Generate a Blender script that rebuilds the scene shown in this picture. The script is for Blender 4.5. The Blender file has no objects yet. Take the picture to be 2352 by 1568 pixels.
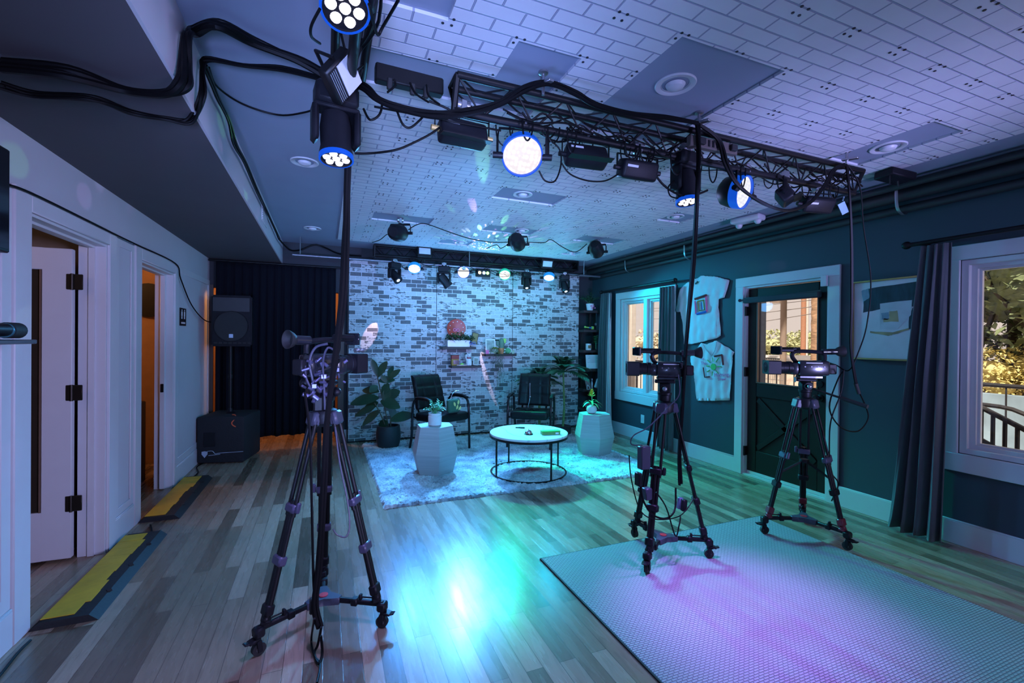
import bpy, bmesh, math, random
from mathutils import Vector, Matrix, Euler
from math import pi, sin, cos, radians as R
C = bpy.context.scene
COL = C.collection
random.seed(7)

# ------------------------------------------------------------ camera
F_PX = 1042.0
CAM = Vector((0, 0, 1.45))
def cam_matrix():
    yaw, pit, rol = R(22.35), R(-.28), R(-.55)
    cy, sy, cp, sp, cr, sr = cos(yaw), sin(yaw), cos(pit), sin(pit), cos(rol), sin(rol)
    return Matrix(((cy, sy, 0), (-sy, cy, 0), (0, 0, 1))) @ Matrix(((1, 0, 0), (0, cp, -sp), (0, sp, cp))) @ Matrix(((cr, 0, sr), (0, 1, 0), (-sr, 0, cr)))
CM = cam_matrix()
cd = bpy.data.cameras.new('camera')
cd.sensor_width = 36; cd.lens = F_PX * 36 / 2352; cd.clip_start = .05; cd.clip_end = 300
co = bpy.data.objects.new('camera', cd); COL.objects.link(co)
rt, fw, up = CM.col[0], CM.col[1], CM.col[2]
co.matrix_world = Matrix(((rt.x, up.x, -fw.x, CAM.x), (rt.y, up.y, -fw.y, CAM.y), (rt.z, up.z, -fw.z, CAM.z), (0, 0, 0, 1)))
C.camera = co

def P(u, v, X=None, Y=None, Z=None):
    """the place in the room seen at a point of the photograph, on a plane of known X, Y or Z"""
    r = CM @ Vector(((u - 1176) / F_PX, 1, -(v - 784) / F_PX))
    t = X / r.x if X is not None else (Y / r.y if Y is not None else (Z - CAM.z) / r.z)
    return CAM + r * t

# ------------------------------------------------------------ colour management, world, lights
C.view_settings.view_transform = 'Standard'; C.view_settings.look = 'None'
C.view_settings.gamma = 1; C.view_settings.exposure = 0.0
C.view_settings.use_curve_mapping = False
try:
    C.cycles.use_denoising = True; C.cycles.max_bounces = 8; C.cycles.diffuse_bounces = 4
    C.cycles.sample_clamp_indirect = 4; C.cycles.caustics_reflective = False; C.cycles.caustics_refractive = False
except Exception: pass

w = bpy.data.worlds.new('world'); C.world = w; w.use_nodes = True
bgn = w.node_tree.nodes['Background']
bgn.inputs[0].default_value = (1.0, .84, .75, 1); bgn.inputs[1].default_value = .86

def lamp(kind, name, loc, color, power, target=None, angle=60, blend=.4, size=.05, sizey=None, spec=1):
    d = bpy.data.lights.new(name, kind); d.color = color; d.energy = power
    o = bpy.data.objects.new(name, d); COL.objects.link(o); o.location = loc
    if kind == 'SPOT': d.spot_size = R(angle); d.spot_blend = blend; d.shadow_soft_size = size
    elif kind == 'POINT': d.shadow_soft_size = size
    elif kind == 'AREA':
        d.size = size
        if sizey: d.shape = 'RECTANGLE'; d.size_y = sizey
    elif kind == 'SUN': d.angle = R(1)
    d.specular_factor = spec
    if target is not None:
        o.rotation_euler = (Vector(target) - Vector(loc)).to_track_quat('-Z', 'Y').to_euler()
    return o
# late sun outside, striking the trees and the street beyond the right wall
lamp('SUN', 'sunlight', (0, 0, 10), (1, .90, .76), 8.0, (6.5, 4.6, 0))
# unseen fill lamps added behind the camera to lift the room and left wall
lamp('AREA', 'added_fill_area', (2.9, -2.3, 1.3), (.52, .47, 1.0), 60, (-1.2, 3.6, 1.5), size=4.5, sizey=1.8, spec=.2)
lamp('SPOT', 'added_left_wall_fill', (2.6, -2.2, 1.5), (.52, .50, 1.0), 950, (-1.35, 3.4, 1.35), 46, 1, .6, spec=.2)
# the washes hung on the back pipe (aimed at the set and the floor)
lamp('SPOT', 'wash_cyan_left', (1.10, 6.22, 2.30), (.06, .34, 1.0), 300, (1.1, 3.7, 0), 88, .7, .07)
lamp('SPOT', 'wash_blue_centre', (1.80, 6.20, 2.32), (.10, .46, 1.0), 800, (1.15, 2.7, 0), 84, .9, .06)
lamp('SPOT', 'wash_green_right', (2.43, 6.20, 2.32), (.0, .90, .55), 620, (2.75, 3.5, 0), 60, .9, .06, spec=.3)
lamp('SPOT', 'wash_teal_right', (3.16, 6.22, 2.33), (.0, .50, .88), 300, (4.1, 3.6, .5), 90, .7, .07)
# the washes and moving heads of the front truss
lamp('SPOT', 'truss_wash_blue', (.92, 2.12, 2.28), (.04, .46, 1.0), 170, (1.2, 5.8, 1.0), 100, .8, .09)
lamp('SPOT', 'truss_wash_teal', (2.42, 2.15, 2.30), (.03, .62, .95), 140, (2.6, 6.2, .8), 90, .8, .09)
# unseen fill spots added behind the camera, thrown up at the far ceiling
lamp('SPOT', 'added_ceiling_fill_left', (-.3, -1.6, .9), (.30, .42, 1.0), 1500, (.9, 5.2, 2.71), 44, 1, .4, spec=.2)
lamp('SPOT', 'added_ceiling_fill_right', (3.4, -1.6, .9), (.40, .40, 1.0), 1100, (2.5, 4.8, 2.71), 46, 1, .4, spec=.2)
lamp('SPOT', 'truss_head_violet', (1.90, 1.93, 2.02), (.46, .22, 1.0), 420, (2.08, 1.75, 0), 50, 1, .05)
lamp('SPOT', 'top_head_violet', (.10, 1.33, 2.28), (.42, .34, 1.0), 60, (.0, 2.5, 1.1), 40, 1, .05)
lamp('SPOT', 'left_head_violet', (.04, 1.90, 2.02), (.38, .36, 1.0), 90, (.0, 1.7, 0), 80, .8, .05)
# light spilling sideways from the lenses of the back row and the front truss
for nm, x, y, z, c, e in (('spill_back_left', 1.12, 5.95, 2.12, (.10, .45, 1.0), 9), ('spill_back_centre', 1.95, 5.9, 2.12, (.12, .50, 1.0), 12), ('spill_back_green', 2.50, 5.9, 2.12, (.08, .9, .6), 7), ('spill_back_right', 3.2, 5.95, 2.12, (.10, .60, 1.0), 9),
                          ('spill_truss_left', .80, 1.82, 2.16, (.22, .36, 1.0), 5), ('spill_truss_right', 2.45, 1.88, 2.16, (.25, .36, 1.0), 3)):
    lamp('POINT', nm, (x, y, z), c, e, size=.12, spec=.3)

# ------------------------------------------------------------ materials
def _n(nt, t, x=0, **k):
    n = nt.nodes.new(t)
    for a, b in k.items(): setattr(n, a, b)
    return n
MATS = {}
def mat(name, col, rough=.5, metal=0, noise=.08, nscale=12, bump=0, bscale=60, emit=None, estr=0, spec=.5, trans=0, alpha=1, coat=0, stretch=None, sheen=0):
    if name in MATS: return MATS[name]
    m = bpy.data.materials.new(name); m.use_nodes = True; MATS[name] = m
    nt = m.node_tree; b = nt.nodes['Principled BSDF']; L = nt.links.new
    b.inputs['Roughness'].default_value = rough; b.inputs['Metallic'].default_value = metal
    b.inputs['Specular IOR Level'].default_value = spec
    if trans: b.inputs['Transmission Weight'].default_value = trans
    if coat: b.inputs['Coat Weight'].default_value = coat
    if sheen: b.inputs['Sheen Weight'].default_value = sheen
    tc = _n(nt, 'ShaderNodeTexCoord'); mp = _n(nt, 'ShaderNodeMapping'); L(tc.outputs['Object'], mp.inputs[0])
    if stretch: mp.inputs['Scale'].default_value = stretch
    nz = _n(nt, 'ShaderNodeTexNoise'); nz.inputs['Scale'].default_value = nscale; nz.inputs['Detail'].default_value = 4
    L(mp.outputs[0], nz.inputs['Vector'])
    mx = _n(nt, 'ShaderNodeMix', data_type='RGBA'); L(nz.outputs[0], mx.inputs[0])
    mx.inputs[6].default_value = (*[max(0, c * (1 - noise * 2)) for c in col], 1); mx.inputs[7].default_value = (*[min(1, c * (1 + noise * 2)) for c in col], 1)
    L(mx.outputs[2], b.inputs['Base Color'])
    if bump:
        n2 = _n(nt, 'ShaderNodeTexNoise'); n2.inputs['Scale'].default_value = bscale; L(mp.outputs[0], n2.inputs['Vector'])
        bp = _n(nt, 'ShaderNodeBump'); bp.inputs['Strength'].default_value = bump; bp.inputs['Distance'].default_value = .01
        L(n2.outputs[0], bp.inputs['Height']); L(bp.outputs[0], b.inputs['Normal'])
    if emit is not None:
        b.inputs['Emission Color'].default_value = (*emit, 1); b.inputs['Emission Strength'].default_value = estr
    return m

def shader(name, build):
    if name in MATS: return MATS[name]
    m = bpy.data.materials.new(name); m.use_nodes = True; MATS[name] = m
    nt = m.node_tree; build(nt, nt.nodes['Principled BSDF'], nt.links.new); return m
def ramp(nt, stops, interp='LINEAR'):
    r = _n(nt, 'ShaderNodeValToRGB'); r.color_ramp.interpolation = interp
    e = r.color_ramp.elements
    while len(e) < len(stops): e.new(.5)
    for i, (p, c) in enumerate(stops):
        e[i].position = p; e[i].color = (*c, 1)
    return r
def coords(nt, swap=None, scale=None):
    tc = _n(nt, 'ShaderNodeTexCoord')
    if swap:
        s = _n(nt, 'ShaderNodeSeparateXYZ'); c = _n(nt, 'ShaderNodeCombineXYZ'); nt.links.new(tc.outputs['Object'], s.inputs[0])
        for i, a in enumerate(swap): nt.links.new(s.outputs[a], c.inputs[i])
        return c.outputs[0]
    return tc.outputs['Object']
def brick(nt, vec, w, h, mortar, off=.5, c1=(0, 0, 0), c2=(1, 1, 1), smooth=.1, bias=0):
    b = _n(nt, 'ShaderNodeTexBrick'); b.inputs['Scale'].default_value = 1; b.inputs['Brick Width'].default_value = w; b.inputs['Row Height'].default_value = h
    b.inputs['Mortar Size'].default_value = mortar; b.inputs['Mortar Smooth'].default_value = smooth; b.offset = off
    b.inputs['Color1'].default_value = (*c1, 1); b.inputs['Color2'].default_value = (*c2, 1); b.inputs['Bias'].default_value = bias
    nt.links.new(vec, b.inputs['Vector']); return b
def mixc(nt, f, a, b, mode='MIX'):
    m = _n(nt, 'ShaderNodeMix', data_type='RGBA', blend_type=mode)
    for s, v in ((0, f), (6, a), (7, b)):
        if hasattr(v, 'is_output'): nt.links.new(v, m.inputs[s])
        elif s == 0: m.inputs[0].default_value = v
        else: m.inputs[s].default_value = (*v, 1)
    return m.outputs[2]
def noise(nt, vec, scale, detail=4, stretch=None):
    if stretch:
        mp = _n(nt, 'ShaderNodeMapping'); mp.inputs['Scale'].default_value = stretch; nt.links.new(vec, mp.inputs[0]); vec = mp.outputs[0]
    n = _n(nt, 'ShaderNodeTexNoise'); n.inputs['Scale'].default_value = scale; n.inputs['Detail'].default_value = detail
    nt.links.new(vec, n.inputs['Vector']); return n.outputs[0]
def bumpn(nt, b, h, s, d=.01, inv=False):
    bp = _n(nt, 'ShaderNodeBump', invert=inv); bp.inputs['Strength'].default_value = s; bp.inputs['Distance'].default_value = d
    nt.links.new(h, bp.inputs['Height']); nt.links.new(bp.outputs[0], b.inputs['Normal'])

def _floor(nt, b, L):
    v = coords(nt, (1, 0, 2))
    br = brick(nt, v, 1.1, .082, .0014, .37, smooth=.3)
    g = noise(nt, v, 3.0, 6, (1, 9, 1)); g2 = noise(nt, v, 9, 5, (1, 6, 1))
    r1 = ramp(nt, [(0, (.085, .056, .038)), (.45, (.26, .182, .12)), (1, (.48, .35, .25))])
    m1 = _n(nt, 'ShaderNodeMath', operation='MULTIPLY_ADD'); L(br.outputs[0], m1.inputs[0]); m1.inputs[1].default_value = .80
    m2 = _n(nt, 'ShaderNodeMath', operation='MULTIPLY'); L(g, m2.inputs[0]); m2.inputs[1].default_value = .22; L(m2.outputs[0], m1.inputs[2]); L(m1.outputs[0], r1.inputs[0])
    r2 = ramp(nt, [(.36, (.45, .45, .45)), (.50, (1, 1, 1))]); L(g2, r2.inputs[0])
    c = mixc(nt, .28, r1.outputs[0], r2.outputs[0], 'MULTIPLY')
    c = mixc(nt, br.outputs['Fac'], c, (.09, .06, .04)); L(c, b.inputs['Base Color'])
    rr = ramp(nt, [(0, (.18,) * 3), (1, (.36,) * 3)]); L(g, rr.inputs[0]); L(rr.outputs[0], b.inputs['Roughness'])
    bumpn(nt, b, br.outputs['Fac'], .25, .004, True)
FLOOR = shader('oak_floor_boards', _floor)

def _bdrop(nt, b, L):
    v = coords(nt, (0, 2, 1))
    br = brick(nt, v, .152, .059, .0036, .5, smooth=.1)
    n1 = noise(nt, v, 26, 5); n2 = noise(nt, v, 16, 4, (1, 2.6, 1)); n3 = noise(nt, v, 70, 2)
    # whole dark bricks
    dk = ramp(nt, [(.0, (1, 1, 1)), (.29, (1, 1, 1)), (.31, (0, 0, 0))]); L(br.outputs[0], dk.inputs[0])
    # half worn bricks
    mid = ramp(nt, [(.30, (1, 1, 1)), (.32, (0, 0, 0))]); mm = ramp(nt, [(.52, (0, 0, 0)), (.56, (1, 1, 1))])
    L(n2, mm.inputs[0])
    md = ramp(nt, [(.19, (0, 0, 0)), (.2, (1, 1, 1)), (.66, (1, 1, 1)), (.68, (0, 0, 0))]); L(br.outputs[0], md.inputs[0])
    worn = mixc(nt, 1, md.outputs[0], mm.outputs[0], 'MULTIPLY')
    sp = ramp(nt, [(.60, (0, 0, 0)), (.66, (1, 1, 1))]); L(n1, sp.inputs[0])
    allm = mixc(nt, 1, dk.outputs[0], worn, 'ADD'); allm = mixc(nt, .45, allm, sp.outputs[0], 'ADD')
    base = mixc(nt, n3, (.42, .43, .45), (.56, .57, .59)); dark = mixc(nt, n3, (.06, .064, .072), (.16, .16, .17))
    c = mixc(nt, allm, base, dark); c = mixc(nt, br.outputs['Fac'], c, (.66, .66, .68)); L(c, b.inputs['Base Color'])
    b.inputs['Roughness'].default_value = .65
    bumpn(nt, b, br.outputs['Fac'], .5, .004, True)
BRICKW = shader('whitewashed_brick_print', _bdrop)

def _tile(nt, b, L):
    v = coords(nt)
    br = brick(nt, v, .2013, .0725, .0045, .5, smooth=.6)
    n = noise(nt, v, 9)
    c = mixc(nt, n, (.66, .66, .70), (.74, .74, .78)); c = mixc(nt, br.outputs['Fac'], c, (.36, .38, .50)); L(c, b.inputs['Base Color'])
    b.inputs['Roughness'].default_value = .5
    bumpn(nt, b, br.outputs['Fac'], .8, .006, True)
TILE = shader('white_embossed_ceiling_panel', _tile)

def _mat(nt, b, L):
    v = coords(nt)
    br = brick(nt, v, .03, .0125, .0032, .5, smooth=.7)
    n = noise(nt, v, 3)
    c = mixc(nt, n, (.34, .34, .37), (.42, .42, .45)); c = mixc(nt, br.outputs['Fac'], c, (.21, .21, .24)); L(c, b.inputs['Base Color'])
    b.inputs['Roughness'].default_value = .55
    bumpn(nt, b, br.outputs['Fac'], .9, .006, True)
MATF = shader('grey_foam_mat', _mat)

def _rug(nt, b, L):
    v = coords(nt); n = noise(nt, v, 5, 6); n2 = noise(nt, v, 45, 3)
    r = ramp(nt, [(.35, (.28, .30, .34)), (.62, (.72, .72, .75))]); L(n, r.inputs[0])
    r2 = ramp(nt, [(.32, (.42, .42, .45)), (.55, (1, 1, 1))]); L(n2, r2.inputs[0])
    L(mixc(nt, .8, r.outputs[0], r2.outputs[0], 'MULTIPLY'), b.inputs['Base Color'])
    b.inputs['Roughness'].default_value = .95; b.inputs['Sheen Weight'].default_value = .4
RUG = shader('white_shag_pile', _rug)

def _marble(nt, b, L):
    v = coords(nt); n = noise(nt, v, 2.2, 5)
    wv = _n(nt, 'ShaderNodeTexWave'); wv.inputs['Scale'].default_value = 1.3; wv.inputs['Distortion'].default_value = 9; L(v, wv.inputs[0])
    r = ramp(nt, [(0, (.62, .62, .65)), (.03, (.82, .82, .84)), (1, (.86, .86, .88))]); L(wv.outputs[1], r.inputs[0])
    L(r.outputs[0], b.inputs['Base Color']); b.inputs['Roughness'].default_value = .22
MARBLE = shader('white_marble', _marble)

def _hex(nt, b, L):
    v = coords(nt); n = noise(nt, v, 3, 4, (1, 1, 28))
    L(mixc(nt, n, (.32, .32, .33), (.50, .50, .51)), b.inputs['Base Color']); b.inputs['Roughness'].default_value = .6
HEXM = shader('grey_ribbed_composite', _hex)

def ledface(name, col, strength, scale):
    def f(nt, b, L):
        v = coords(nt); vo = _n(nt, 'ShaderNodeTexVoronoi'); vo.inputs['Scale'].default_value = scale; vo.inputs['Randomness'].default_value = .35; L(v, vo.inputs['Vector'])
        r = ramp(nt, [(.30, col), (.62, tuple(c * .78 for c in col))]); L(vo.outputs['Distance'], r.inputs[0])
        b.inputs['Base Color'].default_value = (.03, .03, .03, 1)
        L(r.outputs[0], b.inputs['Emission Color']); b.inputs['Emission Strength'].default_value = strength
    return shader(name, f)

def _glass(nt, b, L):
    nt.nodes.remove(b)
    out = nt.nodes['Material Output']; t = _n(nt, 'ShaderNodeBsdfTransparent'); g = _n(nt, 'ShaderNodeBsdfGlossy'); g.inputs['Roughness'].default_value = .02
    t.inputs[0].default_value = (.96, .96, .96, 1)
    lw = _n(nt, 'ShaderNodeLayerWeight'); pw = _n(nt, 'ShaderNodeMath', operation='POWER'); L(lw.outputs['Facing'], pw.inputs[0]); pw.inputs[1].default_value = 5
    fr = _n(nt, 'ShaderNodeMath', operation='MULTIPLY_ADD'); L(pw.outputs[0], fr.inputs[0]); fr.inputs[1].default_value = .5; fr.inputs[2].default_value = .03; mx = _n(nt, 'ShaderNodeMixShader')
    L(fr.outputs[0], mx.inputs[0]); L(t.outputs[0], mx.inputs[1]); L(g.outputs[0], mx.inputs[2]); L(mx.outputs[0], out.inputs[0])
GLASS = shader('window_glass', _glass)

CEIL = mat('grey_blue_ceiling_paint', (.27, .31, .40), .75, noise=.04, nscale=3)
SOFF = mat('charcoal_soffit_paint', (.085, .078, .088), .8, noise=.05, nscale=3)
WHITEP = mat('white_wall_paint', (.56, .56, .60), .55, noise=.03, nscale=3)
TRIM = mat('white_trim_paint', (.62, .63, .66), .4, noise=.02)
SLATE = mat('dark_slate_wall_paint', (.038, .058, .078), .7, noise=.06, nscale=2)
DARKW = mat('near_black_wall_paint', (.030, .031, .038), .8, noise=.05)
BLK = mat('black_plastic', (.009, .009, .012), .42, noise=.2, bump=.1, bscale=300, spec=.22)
BLKM = mat('matt_black_metal', (.008, .008, .009), .42, .2, noise=.2, spec=.3)
GLBLK = mat('glossy_black_metal', (.010, .010, .012), .18, .2)
RUB = mat('black_rubber', (.012, .012, .013), .7, bump=.2)
CABLE = mat('black_cable', (.0025, .0025, .003), .5, spec=.15)
CHROME = mat('chrome', (.65, .65, .68), .18, 1)
STEEL = mat('brushed_steel', (.42, .42, .44), .32, .9)
LEATH = mat('black_leather', (.007, .007, .008), .34, bump=.2, bscale=160, spec=.22)
CURT = mat('slate_blue_curtain_cloth', (.07, .082, .095), .85, bump=.2, bscale=300, sheen=.3)
CURTB = mat('black_velvet_cloth', (.005, .005, .009), .95, spec=.15)
GREEN = mat('dark_waxy_leaf', (.020, .060, .028), .28, noise=.35, nscale=6, coat=.3)
GREENP = mat('palm_frond_green', (.030, .10, .045), .45, noise=.3)
GREENB = mat('bright_leaf_green', (.10, .38, .16), .5, noise=.3)
YEL = mat('yellow_flower', (.75, .45, .05), .55, noise=.25)
BARK = mat('brown_stem', (.09, .07, .04), .8, noise=.3)
SOIL = mat('potting_soil', (.03, .022, .016), .95, noise=.4, bump=.8, bscale=90)
WHITEC = mat('white_glazed_ceramic', (.72, .72, .74), .25)
WOODD = mat('espresso_wood', (.022, .016, .014), .5, noise=.3, stretch=(1, 8, 1))
SHIRT = mat('white_cotton_jersey', (.70, .71, .74), .9, bump=.15, bscale=200, noise=.05)
GOLD = mat('brushed_gold', (.50, .34, .12), .45, .35)
YRAMP = mat('yellow_safety_plastic', (.62, .36, .02), .55, noise=.15)
BRONZE = mat('dark_bronze_metal', (.035, .028, .022), .4, .7)
RED = mat('red_lacquer', (.42, .035, .02), .35, noise=.15)
PINK = mat('pink_print', (.80, .16, .38), .7)
GRN = mat('green_print', (.10, .50, .12), .7)
BRN = mat('maroon_print', (.16, .03, .035), .7)
BLU = mat('blue_print', (.02, .14, .50), .7)
OLV = mat('olive_print', (.36, .34, .06), .7)
SCREEN = mat('dark_screen_glass', (.01, .012, .016), .08)
WHITEG = mat('frosted_white_plastic', (.62, .62, .66), .4)
PAPER = mat('white_paper', (.72, .72, .74), .8)

# ------------------------------------------------------------ mesh builder
class MB:
    def __init__(s): s.bm = bmesh.new(); s.M = Matrix.Identity(4); s.mi = 0
    def v(s, c): return s.bm.verts.new(s.M @ Vector(c))
    def f(s, vs):
        try: fc = s.bm.faces.new(vs)
        except ValueError: return None
        fc.material_index = s.mi; return fc
    def merge(s, b2, X=None):
        mp = {}
        T = s.M @ X if X is not None else s.M
        for v in b2.verts: mp[v] = s.bm.verts.new(T @ v.co)
        for f in b2.faces: s.f([mp[v] for v in f.verts])
        b2.free()
    def box(s, c, d, rot=None, bev=0, seg=1):
        b = bmesh.new(); bmesh.ops.create_cube(b, size=1); bmesh.ops.scale(b, vec=d, verts=b.verts)
        if bev: bmesh.ops.bevel(b, geom=b.edges[:] , offset=min(bev, min(d) * .45), segments=seg, profile=.5, affect='EDGES')
        X = Matrix.Translation(c)
        if rot is not None: X = X @ (rot.to_4x4() if not isinstance(rot, tuple) else Euler(rot).to_matrix().to_4x4())
        s.merge(b, X); return s
    def b2(s, a, b, bev=0, j=True):
        if j:
            s.n = getattr(s, 'n', 0) + 1; e = (s.n % 9) * .00013
            a, b = [min(a[i], b[i]) + e for i in range(3)], [max(a[i], b[i]) - e for i in range(3)]
        return s.box([(a[i] + b[i]) / 2 for i in range(3)], [abs(b[i] - a[i]) for i in range(3)], bev=bev)
    def ring(s, c, ax, r, n, ref=None, r2=None):
        ax = Vector(ax).normalized(); ref = Vector(ref) if ref is not None else (Vector((0, 0, 1)) if abs(ax.z) < .9 else Vector((1, 0, 0)))
        a = ax.cross(ref).normalized(); b = ax.cross(a)
        r2 = r if r2 is None else r2
        return [s.v(Vector(c) + a * cos(2 * pi * k / n) * r + b * sin(2 * pi * k / n) * r2) for k in range(n)]
    def skin(s, rings, cap=True):
        for q in range(len(rings) - 1):
            A, B = rings[q], rings[q + 1]; n = len(A)
            for k in range(n): s.f([A[k], A[(k + 1) % n], B[(k + 1) % n], B[k]])
        if cap: s.f(rings[0][::-1]); s.f(rings[-1])
    def cyl(s, a, b, r, r2=None, n=14, cap=True):
        a, b = Vector(a), Vector(b); r2 = r if r2 is None else r2
        s.skin([s.ring(a, b - a, r, n), s.ring(b, b - a, r2, n)], cap); return s
    def lathe(s, prof, c=(0, 0, 0), ax=(0, 0, 1), n=24, cap=True):
        c, ax = Vector(c), Vector(ax).normalized()
        s.skin([s.ring(c + ax * h, ax, max(r, 1e-4), n) for r, h in prof], cap); return s
    def sph(s, c, r, n=14, sc=(1, 1, 1)):
        b = bmesh.new(); bmesh.ops.create_uvsphere(b, u_segments=n, v_segments=max(6, n // 2), radius=r)
        s.merge(b, Matrix.Translation(c) @ Matrix.Diagonal((*sc, 1))); return s
    def tube(s, pts, r, n=8, smooth=6, cap=True, flat=None):
        pts = [Vector(p) for p in pts]
        if smooth and len(pts) > 2: pts = catmull(pts, smooth)
        rings = []; ref = None
        for i, p in enumerate(pts):
            t = (pts[min(i + 1, len(pts) - 1)] - pts[max(i - 1, 0)])
            if t.length < 1e-7: continue
            t.normalize()
            if ref is None: ref = Vector((0, 0, 1)) if abs(t.z) < .8 else Vector((1, 0, 0))
            a = t.cross(ref).normalized(); b = t.cross(a).normalized(); ref = -b if b.dot(ref) < 0 else b
            a = t.cross(ref).normalized(); b = t.cross(a).normalized()
            rr = r[i * (len(r) - 1) // max(1, len(pts) - 1)] if isinstance(r, (list, tuple)) else r
            rings.append([s.v(p + a * cos(2 * pi * k / n) * rr + b * sin(2 * pi * k / n) * rr * (flat or 1)) for k in range(n)])
        s.skin(rings, cap); return s
    def prism(s, poly, fn, h0, h1):
        """poly: list of 2D points; fn(a, b, h) -> 3D"""
        A = [s.v(fn(a, b, h0)) for a, b in poly]; B = [s.v(fn(a, b, h1)) for a, b in poly]
        s.f(A[::-1]); s.f(B); n = len(poly)
        for k in range(n): s.f([A[k], A[(k + 1) % n], B[(k + 1) % n], B[k]])
        return s
    def grid(s, nu, nv, fn, closed=False):
        V = [[s.v(fn(i / nu, j / nv)) for j in range(nv + 1)] for i in range(nu + 1)]
        for i in range(nu):
            for j in range(nv): s.f([V[i][j], V[i + 1][j], V[i + 1][j + 1], V[i][j + 1]])
        return s
    def leaf(s, base, d, up, L, W, bend=.3, n=6, fold=.15):
        base, d = Vector(base), Vector(d).normalized(); up = Vector(up); side = d.cross(up).normalized(); up = side.cross(d).normalized()
        rows = []
        for i in range(n + 1):
            t = i / n; w = W * sin(pi * min(.98, t * .94 + .03)) ** .8 * .5
            c = base + d * L * t - Vector((0, 0, 1)) * bend * L * t * t
            rows.append([s.v(c + side * w + up * fold * w), s.v(c), s.v(c - side * w + up * fold * w)])
        for i in range(n):
            for k in (0, 1): s.f([rows[i][k], rows[i][k + 1], rows[i + 1][k + 1], rows[i + 1][k]])
        return s
    def build(s, name, m, parent=None, world=False, sharp=38, smooth=True, solid=0):
        bm = s.bm
        bmesh.ops.recalc_face_normals(bm, faces=bm.faces)
        if smooth:
            for f in bm.faces: f.smooth = True
            lim = R(sharp)
            for e in bm.edges:
                if len(e.link_faces) == 2 and e.calc_face_angle(0) > lim: e.smooth = False
        me = bpy.data.meshes.new(name)
        if world and parent is not None: bmesh.ops.transform(bm, matrix=parent.matrix_basis.inverted(), verts=bm.verts)
        bm.to_mesh(me); bm.free()
        for q in (m if isinstance(m, (list, tuple)) else [m]): me.materials.append(q)
        o = bpy.data.objects.new(name, me); COL.objects.link(o)
        if parent is not None: o.parent = parent
        if solid: md = o.modifiers.new('thickness', 'SOLIDIFY'); md.thickness = solid; md.offset = 0
        return o
def catmull(pts, k):
    out = []; n = len(pts)
    for i in range(n - 1):
        p0, p1, p2, p3 = pts[max(i - 1, 0)], pts[i], pts[i + 1], pts[min(i + 2, n - 1)]
        for j in range(k):
            t = j / k
            out.append(.5 * ((2 * p1) + (p2 - p0) * t + (2 * p0 - 5 * p1 + 4 * p2 - p3) * t * t + (3 * p1 - p0 - 3 * p2 + p3) * t ** 3))
    out.append(pts[-1]); return out
def tag(o, label, cat=None, group=None, kind=None):
    o['label'] = label
    if cat: o['category'] = cat
    if group: o['group'] = group
    if kind: o['kind'] = kind
    return o
def thing(name, label, cat, loc=(0, 0, 0), rz=0, group=None, rot=None):
    o = bpy.data.objects.new(name, None); COL.objects.link(o); o.empty_display_size = .1
    o.location = loc; o.rotation_euler = rot if rot is not None else (0, 0, rz)
    # keep matrix_basis usable at once
    return tag(o, label, cat, group)
def struct(mb, name, m, label, cat, **k):
    return tag(mb.build(name, m, **k), label, cat, kind='structure')
def copy_tree(o, parent=None):
    c = o.copy(); COL.objects.link(c)
    if parent is not None: c.parent = parent
    for ch in KIDS(o): copy_tree(ch, c)
    return c
def KIDS(o): return [x for x in list(COL.objects) if x.parent == o]
def frame(d, up=(0, 0, 1)):
    """rotation whose local +Y points along d"""
    y = Vector(d).normalized(); x = y.cross(Vector(up))
    if x.length < 1e-4: x = Vector((1, 0, 0))
    x.normalize(); z = x.cross(y)
    return Matrix((x, y, z)).transposed()
def text_on(body, size, M, m, name, parent, depth=.0008):
    cu = bpy.data.curves.new('t', 'FONT'); cu.body = body; cu.size = size; cu.extrude = depth; cu.align_x = 'CENTER'; cu.align_y = 'CENTER'
    t = bpy.data.objects.new('t', cu); me = bpy.data.meshes.new_from_object(t)
    bpy.data.objects.remove(t); bpy.data.curves.remove(cu)
    me.transform(parent.matrix_basis.inverted() @ M); me.materials.append(m)
    o = bpy.data.objects.new(name, me); COL.objects.link(o); o.parent = parent; return o

# ================================================================ THE ROOM
XL, XR, YB, ZC, ZS, XS = -1.35, 4.24, 6.70, 2.71, 2.42, -.53
YF = -2.6
def wall_x(x0, x1, ys, zs, holes):
    """wall spanning Y and Z with rectangular holes (y0, y1, z0, z1)"""
    mb = MB(); Y = sorted({ys[0], ys[1], *[h[0] for h in holes], *[h[1] for h in holes]}); Z = sorted({zs[0], zs[1], *[h[2] for h in holes], *[h[3] for h in holes]})
    for a, b in zip(Y, Y[1:]):
        for c, d in zip(Z, Z[1:]):
            if any(h[0] - 1e-6 <= a and b <= h[1] + 1e-6 and h[2] - 1e-6 <= c and d <= h[3] + 1e-6 for h in holes): continue
            mb.b2((x0, a, c), (x1, b, d), j=False)
    return mb
W1 = (4.78, 5.88, .66, 2.08); D3 = (2.72, 3.63, 0, 2.045); W2 = (.62, 1.80, .66, 2.05)
D1 = (2.95, 3.82, 0, 2.05); D2 = (4.39, 5.25, 0, 2.045)
struct(wall_x(XR, XR + .16, (YF, YB + .2), (0, ZC), [W1, D3, W2]), 'wall_right', SLATE, 'dark slate painted wall with two windows and the exterior door', 'wall', smooth=False)
struct(wall_x(XL - .14, XL, (YF, YB + .2), (0, ZC), [D1, D2]), 'wall_left', WHITEP, 'white painted wall with two doorways', 'wall', smooth=False)
mb = MB()
mb.b2((XL - .14, YB, 0), (XL + .02, YB + .14, ZC)); mb.b2((XL, YB, 2.07), (.16, YB + .14, ZC)); mb.b2((.16, YB, 0), (XR + .16, YB + .14, ZC))
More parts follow.
